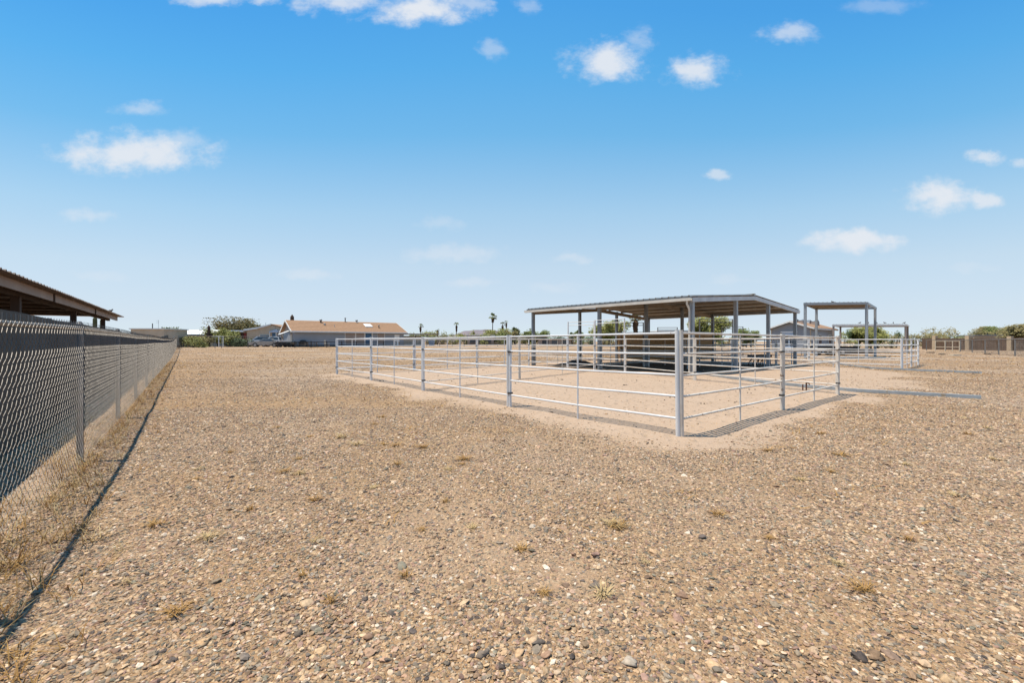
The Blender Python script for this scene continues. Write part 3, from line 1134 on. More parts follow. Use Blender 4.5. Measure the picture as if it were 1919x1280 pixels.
for (px0, px1, dd0, dd1, lb, hh, mm) in [(1163, 1207, 27.2, 26.4, 'tall brown bow gate framing the shaggy palm seen through the barn', 2.55, 'pipe_d'),
                                     (1232, 1270, 34.0, 33.6, 'small brown bow gate beyond the barn, seen under its roof', 2.5, 'pipe_d'),
                                     (1310, 1374, 23.4, 23.8, 'tall grey bow gate between the gable posts of the barn', 2.62, 'galv'),
                                     (1352, 1393, 34.5, 35.0, 'brown bow gate beyond the gable end, left of the grey house', 2.6, 'pipe_d')]:
    panel((X(px0, dd0), dd0), (X(px1, dd1), dd1), lb, GBD, bow=hh, name='bow_gate', cat='gate', m=mm, braces=(), clamp=False, r=.022)

# dark bedding mounds and feeder in the shade
mb = MB()
MN = 22
c0 = (X(1082, 24.2), 24.2)
vs, fs = [], []
for i in range(MN):
    for j in range(MN):
        a_, b_ = (i / (MN - 1) - .5) * 2, (j / (MN - 1) - .5) * 2
        rr_ = math.hypot(a_, b_)
        hgt = .42 * max(0, 1 - rr_) ** 1.1 * (1 + .5 * mnoise.noise(Vector((a_ * 3, b_ * 3, 2)))) - .03
        x_, y_ = c0[0] + a_ * 1.55, c0[1] + b_ * 1.6
        vs.append((x_, y_, rz_(x_, y_) + hgt))
for i in range(MN - 1):
    for j in range(MN - 1):
        fs.append((i * MN + j, (i + 1) * MN + j, (i + 1) * MN + j + 1, i * MN + j + 1))
mound = mb.add(vs, fs, True).build('bedding_mound', 'manure', None, (c0[0], c0[1], 0))
tag(mound, 'dark mound of bedding on the barn floor behind the bow gates', 'mound')

fx, fy = X(1424, 25.0), 25.0
feeder = thing('feed_bunk', 'low dark feed bunk on splayed curved legs in the barn', 'feeder', (fx, fy, rz_(fx, fy)))
fd = VD * .95
fo = Vector((fx, fy, rz_(fx, fy)))
side = Vector((-VD.y, VD.x, 0))
tr = MB()
tr.obox(fo - fd - side * .3 + Vector((0, 0, .46)), fd * 2, side * .6, Vector((0, 0, .03)))
for q in (-.3, .27):
    tr.obox(fo - fd + side * q + Vector((0, 0, .47)), fd * 2, side * .03, Vector((0, 0, .14)))
for q in (-1, .97):
    tr.obox(fo + fd * q - side * .3 + Vector((0, 0, .47)), fd.normalized() * .03, side * .6, Vector((0, 0, .14)))
tr.build('trough', 'black', feeder)
for k in range(4):
    b0 = fo + fd * (-.85 + k * .57)
    for sg in (-1, 1):
        pts = [b0 + side * sg * .1 + fd.normalized() * .2 + Vector((0, 0, .46)), b0 + side * sg * .2 + fd.normalized() * .12 + Vector((0, 0, .34)),
               b0 + side * sg * .26 + Vector((0, 0, .18)), b0 + side * sg * .29 - fd.normalized() * .05 + Vector((0, 0, -.02))]
        MB().path(pts, .028, 6).build('leg', 'rust', feeder)

# drain pipes lying on the ground
for (pts, lb) in [([(1304, 700.5), (1390, 712), (1474, 722), (1600, 733), (1835, 747.5)], 'long grey square drain pipe lying from the corral out over the gravel'),
                  ([(1500, 674.5), (1560, 681), (1634, 691), (1760, 697), (1838, 700)], 'grey drain pipe lying beside the second pen, farther from the camera')]:
    pp = [G(*q) for q in pts]
    root = thing('drain_pipe', lb, 'pipe', (pp[0][0], pp[0][1], 0), 'drain pipes on the ground')
    for k in range(len(pp) - 1):
        a_, b_ = pp[k], pp[k + 1]
        d = Vector((b_[0] - a_[0], b_[1] - a_[1], 0)).normalized()
        za, zb = rz_(*a_) + .045, rz_(*b_) + .045
        MB().beam((a_[0] + d.x * .004, a_[1] + d.y * .004, za), (b_[0] + d.x * .03, b_[1] + d.y * .03, zb), .11 - .003 * (k % 2), .085 - .003 * (k % 2)).build('pipe_length', 'drain', root)
        if k:
            MB().beam((a_[0] - d.x * .06, a_[1] - d.y * .06, za), (a_[0] + d.x * .06, a_[1] + d.y * .06, za), .118, .093).build('coupling', 'drain', root)

# rusty yard hydrant by the drain pipe
hx, hy = G(1511, 731)
hyd = thing('yard_hydrant', 'small rusty water tap standing beside the grey drain pipe', 'tap', (hx, hy, 0))
MB().tube((hx, hy, -.05), (hx, hy, .22), .018, 8).build('riser', 'rust', hyd)
MB().path([(hx, hy, .2), (hx + .05, hy - .01, .215), (hx + .085, hy - .02, .16)], .016, 8).build('spout', 'rust', hyd)
MB().tube((hx, hy, .22), (hx, hy, .235), .045, 10).build('wheel_handle', 'rust', hyd)
MB().tube((hx - .1, hy, -.05), (hx - .1, hy, .17), .016, 8).build('guard_stake', 'rust', hyd)

# ------------------------------------------------------------------ chain-link fence along the left
FN = -0.97
FH = 1.56


def fence_pt(u, z=0.0, n=FN):
    n = n - max(0.0, 6.9 - u) * .03
    x, y = uv(u, n)
    return Vector((x, y, rz_(x, y) + z))


def link_mesh(length, height, w=.09, r=.0016, barb=.055):
    """woven zig-zag wires standing in the x-z plane, knuckles twisted at the top"""
    mb_v, mb_f = [], []
    half = w / 2

    def seg(p, q):
        o = len(mb_v)
        d = Vector(q) - Vector(p)
        d.normalize()
        a_ = Vector((0, 1, 0))
        b_ = d.cross(a_).normalized()
        for c in (p, q):
            for k in range(3):
                t = 2.0944 * k + .5
                e = (a_ * math.cos(t) + b_ * math.sin(t)) * r
                mb_v.append((c[0] + e.x, c[1] + e.y, c[2] + e.z))
        for k in range(3):
            j = (k + 1) % 3
            mb_f.append((o + k, o + j, o + 3 + j, o + 3 + k))

    nw_ = int(length / w)
    ns = int(height / half)
    for i in range(nw_):
        x0 = i * w
        ph = 0
        pts = []
        for j in range(ns + 1):
            xx = x0 + (w * .52 if j % 2 else -w * .02)
            yy = .0026 if j % 2 else -.0026
            pts.append((xx, yy, .03 + j * half))
        for j in range(ns):
            seg(pts[j], pts[j + 1])
        # second wire of the pair, mirrored
        pts = [(x0 + (w * .48 if j % 2 == 0 else w * 1.02), -.0026 if j % 2 else .0026, .03 + j * half) for j in range(ns + 1)]
        pts = [(x0 + (w * .98 if j % 2 == 0 else w * .46), (.0026 if j % 2 else -.0026), .03 + j * half) for j in range(ns + 1)]
        for j in range(ns):
            seg(pts[j], pts[j + 1])
        zt = .03 + ns * half
        lean = (random.random() - .5) * .02
        seg((x0 + w * .25, .001, zt - half * .4), (x0 + w * .45 + lean, .006, zt + barb))
        seg((x0 + w * .75, -.001, zt - half * .4), (x0 + w * .5 + lean, -.006, zt + barb * .9))
    me = bpy.data.meshes.new('chain_link')
    me.from_pydata(mb_v, [], mb_f)
    me.materials.append(M['link'])
    me.update()
    return me


USTART, UEND, BAY = 0.35, 69.0, 3.45
u_first = 6.92                      # the post that stands clear at the picture's left edge
fence = thing('chain_link_fence', 'long galvanised chain-link fence receding along the dark wall', 'fence', tuple(fence_pt(u_first)))
lm = link_mesh(BAY, FH - .02)
fang = math.atan2(UY, UX)
posts = []
u_ = u_first - 2 * BAY
bays = []
while u_ < UEND + 1:
    posts.append(u_)
    u_ += BAY
for i, u_ in enumerate(posts):
    p = fence_pt(u_)
    lean = Vector((random.uniform(-.02, .02), random.uniform(-.02, .02), 0))
    po = MB().tube(p - Vector((0, 0, .1)), p + lean + Vector((0, 0, FH + .03)), .031, 10).build('post', 'linkpost', fence)
    MB().tube(p + lean + Vector((0, 0, FH + .028)), p + lean + Vector((0, 0, FH + .06)), .034, 10, .012).build('post_cap', 'linkpost', po)
    for zz in (.35, .8, 1.25):
        MB().tube(p + lean * (zz / FH) + Vector((0, 0, zz)), p + lean * (zz / FH) + Vector((0, 0, zz + .02)), .034, 8).build('tie_band', 'link', po)
    if i + 1 < len(posts):
        q = fence_pt(posts[i + 1])
        # top rail a little in front of the mesh plane
        MB().tube(p + Vector((0, 0, FH - .02)), q + Vector((0, 0, FH - .02)), .021, 8).build('top_rail', 'link', fence)
        o = bpy.data.objects.new('chain_link', lm)
        COL.objects.link(o)
        o.parent = fence
        nb_ = Vector((VX, VY, 0)) * .036
        bb = BASE[fence.name]
        o.location = (p.x + nb_.x - bb[0], p.y + nb_.y - bb[1], p.z - bb[2])
        dz = math.atan2(q.z - p.z, BAY)
        o.rotation_euler = (0, -dz, math.atan2(q.y - p.y, q.x - p.x))

# dark wall standing close behind the fence
WN = -1.78
wallo = thing('yard_wall', 'dark grey-brown wall standing close behind the chain-link fence', 'wall', (*uv(0, WN), 0))
WB = 2.3
k = 0
u_ = -1.0
while u_ < 66:
    p, q = uv(u_, WN), uv(u_ + WB - .012, WN)
    hgt = 1.80 - .06 * min(1, max(0, (u_ - 8) / 20))
    zb = rz_(*p)
    far_ = u_ > 21
    MB().beam((p[0], p[1], zb + hgt / 2 - .03 + (k % 3) * .006), (q[0], q[1], rz_(*q) + hgt / 2 - .03 + (k % 3) * .006), .06 + .008 * (k % 2), hgt).build('panel', 'screen', wallo)
    MB().post(*uv(u_ + WB - .006, WN - .06), zb - .1, zb + hgt - .02, .08, .05, fang).build('post', 'linkpost', wallo)
    u_ += WB
    k += 1
# ------------------------------------------------------------------ brown shade barn over the wall
bx, by = uv(24, -3.4)
shed = thing('brown_shelter', 'brown timber shelter with ribbed roof rising behind the dark wall', 'shelter', (bx, by, 0))


def sp_(u, n, z):
    x, y = uv(u, n)
    return Vector((x, y, z))


U0, U1 = 7.5, 34.0
for n_ in (-3.55, -6.6, -9.6):
    for u_ in (9.7, 16.8, 24.0, 31.6):
        MB().post(*uv(u_, n_), -.1, 2.59, .17, .17, fang).build('post', 'brownwood', shed)
    MB().beam(sp_(U0, n_, 2.67), sp_(U1 - .3, n_, 2.67), .12, .17).build('beam', 'brownwood', shed)
for u_ in np.arange(9.7, 33, 2.36):
    MB().beam(sp_(u_, -3.3, 2.79), sp_(u_, -10.0, 2.75), .07, .10).build('rafter', 'brownwood', shed)
joints = [U0, 18.75, 26.2, U1]
for a_, b_ in zip(joints[:-1], joints[1:]):
    MB().beam(sp_(a_ + .03, -3.22, 2.73), sp_(b_ - .03, -3.22, 2.73), .05, .23).build('fascia', 'brownfascia', shed)
for j in joints[1:3]:
    MB().beam(sp_(j - .05, -3.20, 2.72), sp_(j + .05, -3.20, 2.72), .07, .24).build('joint_plate', 'brownwood', shed)
nsh = 30
for k in range(nsh):
    o0 = sp_(U0 + k * .9, -2.95, 2.855 + .004 * (k % 2))
    e0 = sp_(U0 + k * .9, -10.2, 2.82 + .004 * (k % 2))
    if U0 + k * .9 + .9 > 34.7:
        break
    ribbed(o0, Vector((UX, UY, 0)), e0 - o0, .9, 3, .3, .036).build('roof_sheet', 'brownroof', shed)


# ------------------------------------------------------------------ free-standing shade roofs on the right
def shade(name, label, pts, ztop, pw, th, mfas, mpost):
    cx_, cy_ = pts[0]
    root = thing(name, label, 'shade roof', (cx_, cy_, 0))
    for (x, y) in pts:
        MB().post(x, y, -.1, ztop - .02, pw, pw, .6).build('post', mpost, root)
    n = len(pts)
    c = Vector((sum(p[0] for p in pts) / n, sum(p[1] for p in pts) / n, 0))
    out = [c + (Vector((p[0], p[1], 0)) - c) * 1.03 for p in pts]
    for i in range(n):
        a_, b_ = out[i], out[(i + 1) % n]
        e = (b_ - a_).normalized() * (.04 if i % 2 else -.04)
        MB().beam(a_ + e + Vector((0, 0, ztop - th / 2)), b_ - e + Vector((0, 0, ztop - th / 2)), .07, th).build('fascia', mfas, root)
    e1, e2 = out[1] - out[0], out[3] - out[0]
    cnt = int(e1.length / .9)
    for k in range(cnt):
        ribbed(out[0] + e1 * (k / cnt) + Vector((0, 0, ztop + .012 + .003 * (k % 2))), e1.normalized(), e2, .9, 3, e1.length / cnt / 3, .03).build('roof_sheet', 'roofsheet', root)
    for k in range(1, 4):
        q = e2 * (k / 4)
        MB().beam(out[0] + q + e1 * .02 + Vector((0, 0, ztop - .07)), out[1] + q - e1 * .02 + Vector((0, 0, ztop - .07)), .06, .12).build('purlin', 'purlin', root)
    return root


s1 = (X(1509, 35.6), 35.6)
s2 = (X(1624, 35.0), 35.0)
s3 = (X(1640, 40.0), 40.0)
s4 = (X(1530, 40.5), 40.5)
shade('tall_shade_roof', 'tall flat grey shade roof on four posts beside the second pen', [s1, s2, s3, s4], 4.62, .17, .19, 'galv', 'galv')
w1 = (X(1562, 53), 53.0)
w2 = (X(1697, 52), 52.0)
w3 = (X(1701, 56), 56.0)
w4 = (X(1575, 57), 57.0)
shade('low_shade_roof', 'low pale flat shade roof with birds behind the tall shade', [w1, w2, w3, w4], 3.5, .17, .2, 'whitetrim', 'tanpanel')


# ------------------------------------------------------------------ birds
def bird(x, y, z, rz, label, group):
    root = thing('bird', label, 'bird', (x, y, z), group)
    b = MB()
    b.ell((x, y, z + .13), (.085, .055, .06), 8, 5)
    b.ell((x + .085, y, z + .20), (.035, .032, .035), 7, 5)
    b.tube((x + .055, y, z + .15), (x + .085, y, z + .2), .035, 7, .026)
    b.tube((x - .06, y, z + .13), (x - .17, y, z + .10), .035, 6, .012)
    b.tube((x + .115, y, z + .2), (x + .145, y, z + .195), .009, 5, .002)
    b.build('body', 'bird', root)
    for s in (-.018, .018):
        MB().tube((x, y + s, z), (x, y + s, z + .09), .006, 5).build('leg', 'rust', root)
    root.rotation_euler = (0, 0, rz)
    return root


GB = 'birds perched along the shade roofs'
for i, (px, lb) in enumerate([(1615, 'bird on the low shade roof, left of the tall post'), (1631, 'bird on the low shade roof, just right of the tall post'),
                              (1647, 'bird on the low shade roof, third from its outer end beyond the posts'), (1662, 'bird on the low shade roof, middle of the bare stretch'),
                              (1678, 'bird on the low shade roof, second from its outer end'), (1699, 'bird at the outer end of the low shade roof')]):
    d = 52.4
    bird(X(px, d), d + .3, 3.56, random.uniform(0, 6), lb, GB).scale = (1.15, 1.15, 1.15)
bird(X(1618, 38.2), 38.2, 4.665, 1, 'bird near the corner of the tall shade roof', GB).scale = (1.0,) * 3
bird(X(1628, 39.0), 39.0, 4.665, 3, 'bird at the very corner of the tall shade roof', GB).scale = (1.0,) * 3
bird(X(1562, 36.5), 36.6, 4.665, 2, 'bird alone on the middle of the tall shade roof edge', GB).scale = (1.0,) * 3
bw = uv(31.0, -3.2)
bird(bw[0], bw[1], 2.90, 0.4, 'small bird perched on the brown shelter roof edge', None)


# ------------------------------------------------------------------ houses
def house_root(name, label, o):
    return thing(name, label, 'house', (o[0], o[1], gz(o[0], o[1])))


# tan-roofed house: long side along v, gables along u
HN = Vector((-34.7, 68.0, 0))
HV, HU = Vector((VX, VY, 0)), Vector((UX, UY, 0))
HL, HW = 18.4, 9.6
hz0 = gz(HN.x, HN.y)
house = house_root('ranch_house', 'long grey house under a tan shingle gable roof', HN)
WZ = 2.92


def hp(v, u, z):
    q = HN + HV * v + HU * u
    return Vector((q.x, q.y, z))


MB().obox(hp(0, 0, hz0 - .3), HV * HL, HU * HW, Vector((0, 0, WZ - hz0 + .3))).build('wall', 'greywall', house)
RZ = 5.0
for (u0, u1) in ((-.55, HW / 2), (HW + .55, HW / 2)):
    sl_ = (RZ - WZ) / (HW / 2 + .3)
    zlo = WZ + .12 - .0
    rows_ = 8
    for r_ in range(rows_):
        f0, f1 = r_ / rows_, (r_ + 1) / rows_
        zz0, zz1 = zlo + (RZ - zlo) * f0, zlo + (RZ - zlo) * f1
        a0, a1 = u0 + (u1 - u0) * f0, u0 + (u1 - u0) * f1
        q0, q1 = hp(-.5, a0, zz0 + .03), hp(HL + .5, a0, zz0 + .03)
        q2, q3 = hp(HL + .5, a1, zz1), hp(-.5, a1, zz1)
        mbx = MB()
        mbx.add([q0, q1, q2, q3] + [p - Vector((0, 0, .10)) for p in (q0, q1, q2, q3)],
                [(0, 1, 2, 3), (7, 6, 5, 4), (0, 4, 5, 1), (1, 5, 6, 2), (2, 6, 7, 3), (3, 7, 4, 0)])
        mbx.build('shingle_course', 'shingle', house)
    MB().beam(hp(-.5, u0, zlo - .06), hp(HL + .5, u0, zlo - .06), .05, .22).build('eave_board', 'whitetrim', house)
for v_ in (-.53, HL + .53):
    for u0 in (-.6, HW + .6):
        MB().beam(hp(v_, u0, WZ + .02), hp(v_, HW / 2, RZ - .08), .05, .24).build('rake_board', 'whitetrim', house)
for v_ in (0, HL):
    MB().prism([hp(v_, -.0, WZ), hp(v_, HW, WZ), hp(v_, HW / 2, RZ - .16)], HV * (.05 if v_ == 0 else -.05)).build('gable_wall', 'tanpanel' if v_ == 0 else 'greywall', house)
MB().obox(hp(-.06, -.06, hz0 - .3), HV * (HL + .12), HU * .06, Vector((0, 0, .5))).build('skirting', 'black', house)
# porch screens and windows on the long side, measured along v
for (v0, v1, mm) in ((7.9, 9.5, 'tanpanel'), (9.7, 11.1, 'tanpanel'), (11.3, 12.4, 'blue'), (12.6, 13.4, 'greywall'), (13.5, 14.7, 'tanpanel')):
    w_ = MB().obox(hp(v0, -.04, hz0 + .55), HV * (v1 - v0), HU * .04, Vector((0, 0, 1.75))).build('screen', mm, house)
    for vv in (v0 - .09, v1):
        MB().obox(hp(vv, -.07, hz0 + .2), HV * .08, HU * .07, Vector((0, 0, 2.2))).build('frame', 'whitetrim', w_)
MB().obox(hp(16.6, -.05, hz0 + .15), HV * .95, HU * .05, Vector((0, 0, 2.0))).build('door', 'whitetrim', house)
# roof fittings
sky_ = MB()
sl0 = lambda u: WZ + .12 + (RZ - WZ - .12) * (u + .55) / (HW / 2 + .55)
sky_.obox(hp(12.0, 1.9, sl0(1.9) + .06), HV * 1.3, HU * 1.4 + Vector((0, 0, sl0(3.3) - sl0(1.9))), Vector((0, 0, .12))).build('skylight', 'whiteroof', house)
for (v_, u_, hh, rr_) in ((4.9, 3.9, .45, .2), (5.2, 2.6, .2, .16), (14.3, 1.6, .5, .12), (9.2, 4.6, .7, .13), (6.6, 1.8, .3, .07), (11.2, 4.5, .35, .2)):
    z_ = sl0(min(u_, HW / 2))
    q = hp(v_, u_, z_)
    vb = MB().tube(q - Vector((0, 0, .1)), q + Vector((0, 0, hh)), rr_ * .7, 8).build('vent_pipe', 'black' if hh > .4 else 'chrome', house)
    MB().ell(q + Vector((0, 0, hh)), (rr_ * 1.3, rr_ * 1.3, rr_ * .8), 8, 5).build('vent_cap', 'galvd', vb)
# small entry awning on the gable end
MB().obox(hp(-1.8, 1.2, 2.5), HV * 1.8 + Vector((0, 0, .75)), HU * 2.2, Vector((0, 0, .07))).build('awning', 'whitetrim', house)
MB().obox(hp(-.06, 1.8, hz0), HV * .06, HU * 1.0, Vector((0, 0, 2.05))).build('side_door', 'whitetrim', house)
# carport lean-to at the far right end
MB().obox(hp(HL + .1, .5, 2.75), HV * 7.5, HU * 5, Vector((0, 0, .14))).build('lean_to_roof', 'tanpanel', house)
for v_ in (HL + 2.6, HL + 5.0, HL + 7.3):
    q = hp(v_, .6, 0)
    MB().post(q.x, q.y, hz0 - .2, 2.75, .12).build('lean_to_post', 'junk', house)
MB().obox(hp(HL + .2, 3.4, hz0 - .2), HV * 5, HU * .1, Vector((0, 0, 2.2))).build('lean_to_wall', 'whitetrim', house)


def gable_house(name, label, o, dirv, ln, wd, z0, ze, zr, mw, mr, mt):
    """ridge along dirv"""
    o = Vector((o[0], o[1], 0))
    v = Vector((dirv[0], dirv[1], 0)).normalized()
    u = Vector((-v.y, v.x, 0))
    root = thing(name, label, 'house', (o.x, o.y, z0))
    P_ = lambda a_, b_, z: o + v * a_ + u * b_ + Vector((0, 0, z))
    MB().obox(P_(0, 0, z0 - .3), v * ln, u * wd, Vector((0, 0, ze - z0 + .3))).build('wall', mw, root)
    for v_ in (0, ln - .06):
        MB().prism([P_(v_, 0, ze), P_(v_, wd, ze), P_(v_, wd / 2, zr - .1)], v * .06).build('gable_wall', mw, root)
    for b0 in (-.35, wd + .35):
        q = [P_(-.35, b0, ze - .05), P_(ln + .35, b0, ze - .05), P_(ln + .35, wd / 2, zr), P_(-.35, wd / 2, zr)]
        MB().prism(q, (0, 0, .09)).build('roof_slope', mr, root)
        MB().beam(P_(-.4, b0, ze - .1), P_(ln + .4, b0, ze - .1), .04, .16).build('eave_board', mt, root)
        for v_ in (-.38, ln + .38):
            MB().beam(P_(v_, b0, ze - .11), P_(v_, wd / 2, zr - .06), .04, .16).build('rake_board', mt, root)
    return root, P_


# grey single-wide on the right
gA = Vector((X(1521, 49.0), 49.0, 0))          # near corner between gable end and long side
gdir = Vector((.756, .655, 0))
gu_ = Vector((-.655, .756, 0)) * 4.2
gwd = gu_.length
groot = thing('grey_mobile_home', 'small blue-grey gabled mobile home behind the barn', 'house', tuple(gA))
gu1 = gu_.normalized()
gP = lambda a_, b_, z: gA + gdir * a_ + gu1 * b_ + Vector((0, 0, z))
GLN = 9.9
ZE, ZR2 = 2.92, 3.75
MB().obox(gP(0, 0, -.3), gdir * GLN, gu1 * gwd, Vector((0, 0, ZE + .3))).build('wall', 'greywall', groot)
MB().prism([gP(0, 0, ZE), gP(0, gwd, ZE), gP(0, gwd / 2, ZR2 - .1)], gdir * .08).build('gable_wall', 'greywall', groot)
for b0 in (-.35, gwd + .35):
    MB().prism([gP(-.4, b0, ZE - .02), gP(GLN + .4, b0, ZE - .02), gP(GLN + .4, gwd / 2, ZR2), gP(-.4, gwd / 2, ZR2)], (0, 0, .08)).build('roof_slope', 'shingle', groot)
    MB().beam(gP(-.43, b0, ZE - .03), gP(-.43, gwd / 2, ZR2 + .0), .05, .16).build('rake_board', 'whitetrim', groot)
    MB().beam(gP(-.4, b0, ZE - .06), gP(GLN + .4, b0, ZE - .06), .05, .14).build('eave_board', 'whitetrim', groot)
for b0, mm in ((.04, 'tanwall'), (gwd - .12, 'tanwall')):
    MB().obox(gP(-.03, b0, -.2), gdir * .03, gu1 * .12, Vector((0, 0, ZE + .1))).build('corner_board', mm, groot)
# french door with white surround on the gable end
dr = MB().obox(gP(-.05, gwd * .36, .15), gdir * .05, gu1 * 1.5, Vector((0, 0, 2.35))).build('door', 'bluec', groot)
for q in range(2):
    MB().obox(gP(-.07, gwd * .36 + .14 + q * .66, .9), gdir * .02, gu1 * .54, Vector((0, 0, 1.2))).build('pane', 'glass', dr)
MB().obox(gP(-.08, gwd * .36 - .12, 2.45), gdir * .08, gu1 * 1.75, Vector((0, 0, .16))).build('door_head', 'whitetrim', groot)
wn_ = MB().obox(gP(2.6, -.05, 1.05), gdir * 1.3, gu1 * .05, Vector((0, 0, 1.2))).build('window', 'whitetrim', groot)
MB().obox(gP(2.7, -.07, 1.13), gdir * 1.1, gu1 * .02, Vector((0, 0, 1.04))).build('pane', 'glass', wn_)
wn_ = MB().obox(gP(7.0, -.05, 1.05), gdir * 1.2, gu1 * .05, Vector((0, 0, 1.2))).build('window', 'whitetrim', groot)
MB().obox(gP(7.1, -.07, 1.13), gdir * 1.0, gu1 * .02, Vector((0, 0, 1.04))).build('pane', 'glass', wn_)
for v_, b_ in ((1.9, gwd / 2 - .6), (6.0, gwd / 2 - .9)):
    q = gP(v_, b_, 3.5)
    ck = MB().box((q.x, q.y, q.z + .12), (.75, .75, .5), .4).build('roof_cooler', 'tanpanel', groot)
    MB().prism([(q.x - .6, q.y, q.z + .37), (q.x + .6, q.y, q.z + .37), (q.x + .5, q.y, q.z + .62), (q.x + .3, q.y, q.z + .45), (q.x - .3, q.y, q.z + .45), (q.x - .5, q.y, q.z + .62)], (0, .6, 0)).build('cooler_hood', 'galvd', ck)

# tan house far left with white roof and porch
tz = .5
tO = Vector((X(484, 86), 86.0, 0))
tan = thing('tan_house', 'tan house with white roof and blue porch door behind the parked cars', 'house', (tO.x, tO.y, tz))
tv = Vector((1, .08, 0)).normalized()
tu = Vector((-.08, 1, 0)).normalized()
tP = lambda a_, b_, z: tO + tv * a_ + tu * b_ + Vector((0, 0, z))
MB().obox(tP(-2.2, 0, tz - .2), tv * 6.8, tu * 8, Vector((0, 0, 3.4))).build('wall', 'tanwall', tan)
MB().prism([tP(-2.5, -.05, 3.7), tP(4.8, -.05, 3.7), tP(4.8, -.05, 4.1), tP(2.6, -.05, 4.75), tP(0, -.05, 4.05)], tu * 8.1).build('gable_wall', 'tanwall', tan)
MB().prism([tP(-2.6, -.3, 3.8), tP(0, -.3, 4.22), tP(2.6, -.3, 4.93), tP(2.6, -.3, 4.80), tP(0, -.3, 4.09), tP(-2.6, -.3, 3.67)], tu * 8.4).build('roof', 'whiteroof', tan)
MB().prism([tP(2.605, -.3, 4.93), tP(5.0, -.3, 4.25), tP(5.0, -.3, 4.12), tP(2.605, -.3, 4.80)], tu * 8.4).build('roof', 'shingle', tan)
MB().beam(tP(-2.62, -.34, 3.70), tP(0, -.34, 4.12), .05, .34).build('fascia', 'whiteroof', tan)
MB().beam(tP(.01, -.34, 4.12), tP(2.6, -.34, 4.83), .05, .26).build('fascia', 'whiteroof', tan)
MB().obox(tP(-8.6, -.6, 3.3), tv * 5.95, tu * 5, Vector((0, 0, .36))).build('porch_roof', 'whiteroof', tan)
for v_ in (-8.4, -6.5, -4.6, -2.8):
    q = tP(v_, -.5, 0)
    MB().post(q.x, q.y, tz - .2, 3.3, .12).build('porch_post', 'brownwood', tan)
MB().obox(tP(-8.5, 3.2, tz - .2), tv * 6.2, tu * .2, Vector((0, 0, 2.9))).build('porch_back_wall', 'brownwood', tan)
for v_ in (-7.2, -5.0, -3.6):
    w_ = MB().obox(tP(v_, 3.12, tz + .9), tv * .9, tu * .06, Vector((0, 0, 1.2))).build('window', 'tanpanel', tan)
MB().obox(tP(-2.75, -.1, tz), tv * .5, tu * .1, Vector((0, 0, 2.6))).build('porch_door', 'red', tan)
w_ = MB().obox(tP(.3, -.07, 1.5), tv * 2.0, tu * .07, Vector((0, 0, 1.3))).build('window', 'whitetrim', tan)
MB().obox(tP(.4, -.09, 1.58), tv * 1.8, tu * .02, Vector((0, 0, 1.14))).build('pane', 'glass', w_)
d_ = MB().obox(tP(2.7, -.08, .6), tv * .85, tu * .08, Vector((0, 0, 2.5))).build('door', 'blue', tan)
MB().obox(tP(3.75, -.08, .9), tv * .75, tu * .08, Vector((0, 0, 2.2))).build('blue_window', 'blue', tan)
pd = MB().prism([tP(2.3, -.5, 3.2), tP(4.9, -.5, 3.2), tP(4.9, -.5, 3.4), tP(3.6, -.5, 3.85), tP(2.3, -.5, 3.4)], tu * .5).build('porch_pediment', 'bluec', tan)
for v_ in (2.35, 3.6, 4.75):
    MB().obox(tP(v_, -.5, .3), tv * .12, tu * .12, Vector((0, 0, 2.9))).build('porch_column', 'whitetrim', tan)

# white-roofed long shed far left
lO = Vector((X(318, 78), 78.0, 0))
shedw = thing('white_roofed_shed', 'long low shed with white roof behind the far end of the fence', 'shed', (lO.x, lO.y, .5))
MB().obox((lO.x, lO.y, .3), (7.4, .3, 0), (-.2, 5, 0), (0, 0, 2.5)).build('wall', 'tanwall', shedw)
MB().prism([(lO.x - .5, lO.y - .4, 2.62), (lO.x + 7.9, lO.y - .1, 2.62), (lO.x + 7.7, lO.y + 2.7, 3.5), (lO.x - .7, lO.y + 2.4, 3.5)], (0, 0, .1)).build('roof_slope', 'whiteroof', shedw)
MB().prism([(lO.x - .9, lO.y + 5.4, 2.62), (lO.x + 7.5, lO.y + 5.6, 2.62), (lO.x + 7.7, lO.y + 2.71, 3.5), (lO.x - .7, lO.y + 2.41, 3.5)], (0, 0, .1)).build('roof_slope', 'whiteroof', shedw)
MB().beam((lO.x - .5, lO.y - .42, 2.6), (lO.x + 7.9, lO.y - .12, 2.6), .06, .16).build('eave_board', 'blue', shedw)
MB().prism([(lO.x - .02, lO.y, 2.6), (lO.x - .02, lO.y + 5, 2.6), (lO.x - .02, lO.y + 2.5, 3.45)], (-.05, 0, 0)).build('gable_wall', 'tanwall', shedw)

# flat grey outbuilding above the fence
kO = Vector((X(245, 62), 62.0, 0))
flatb = thing('flat_roofed_building', 'pale flat-roofed building showing above the chain-link fence', 'building', (kO.x, kO.y, .3))
MB().obox((kO.x, kO.y, .1), (4.5, .4, 0), (-.4, 5, 0), (0, 0, 3.08)).build('wall', 'tanwall', flatb)
MB().obox((kO.x - .15, kO.y - .15, 3.18), (4.8, .42, 0), (-.42, 5.3, 0), (0, 0, .14)).build('roof_edge', 'whitetrim', flatb)
ax_, ay_ = X(297, 64), 64.0
MB().tube((ax_ - .9, ay_, 3.3), (ax_ - .9, ay_, 4.1), .06, 8).build('flue', 'black', flatb)
ant = MB()
ant.tube((ax_, ay_, 3.3), (ax_, ay_, 4.6), .02, 6)
for zz in (4.2, 4.4, 4.58):
    ant.tube((ax_ - .35, ay_, zz), (ax_ + .08, ay_, zz), .012, 5)
ant.build('aerial', 'galvd', flatb)

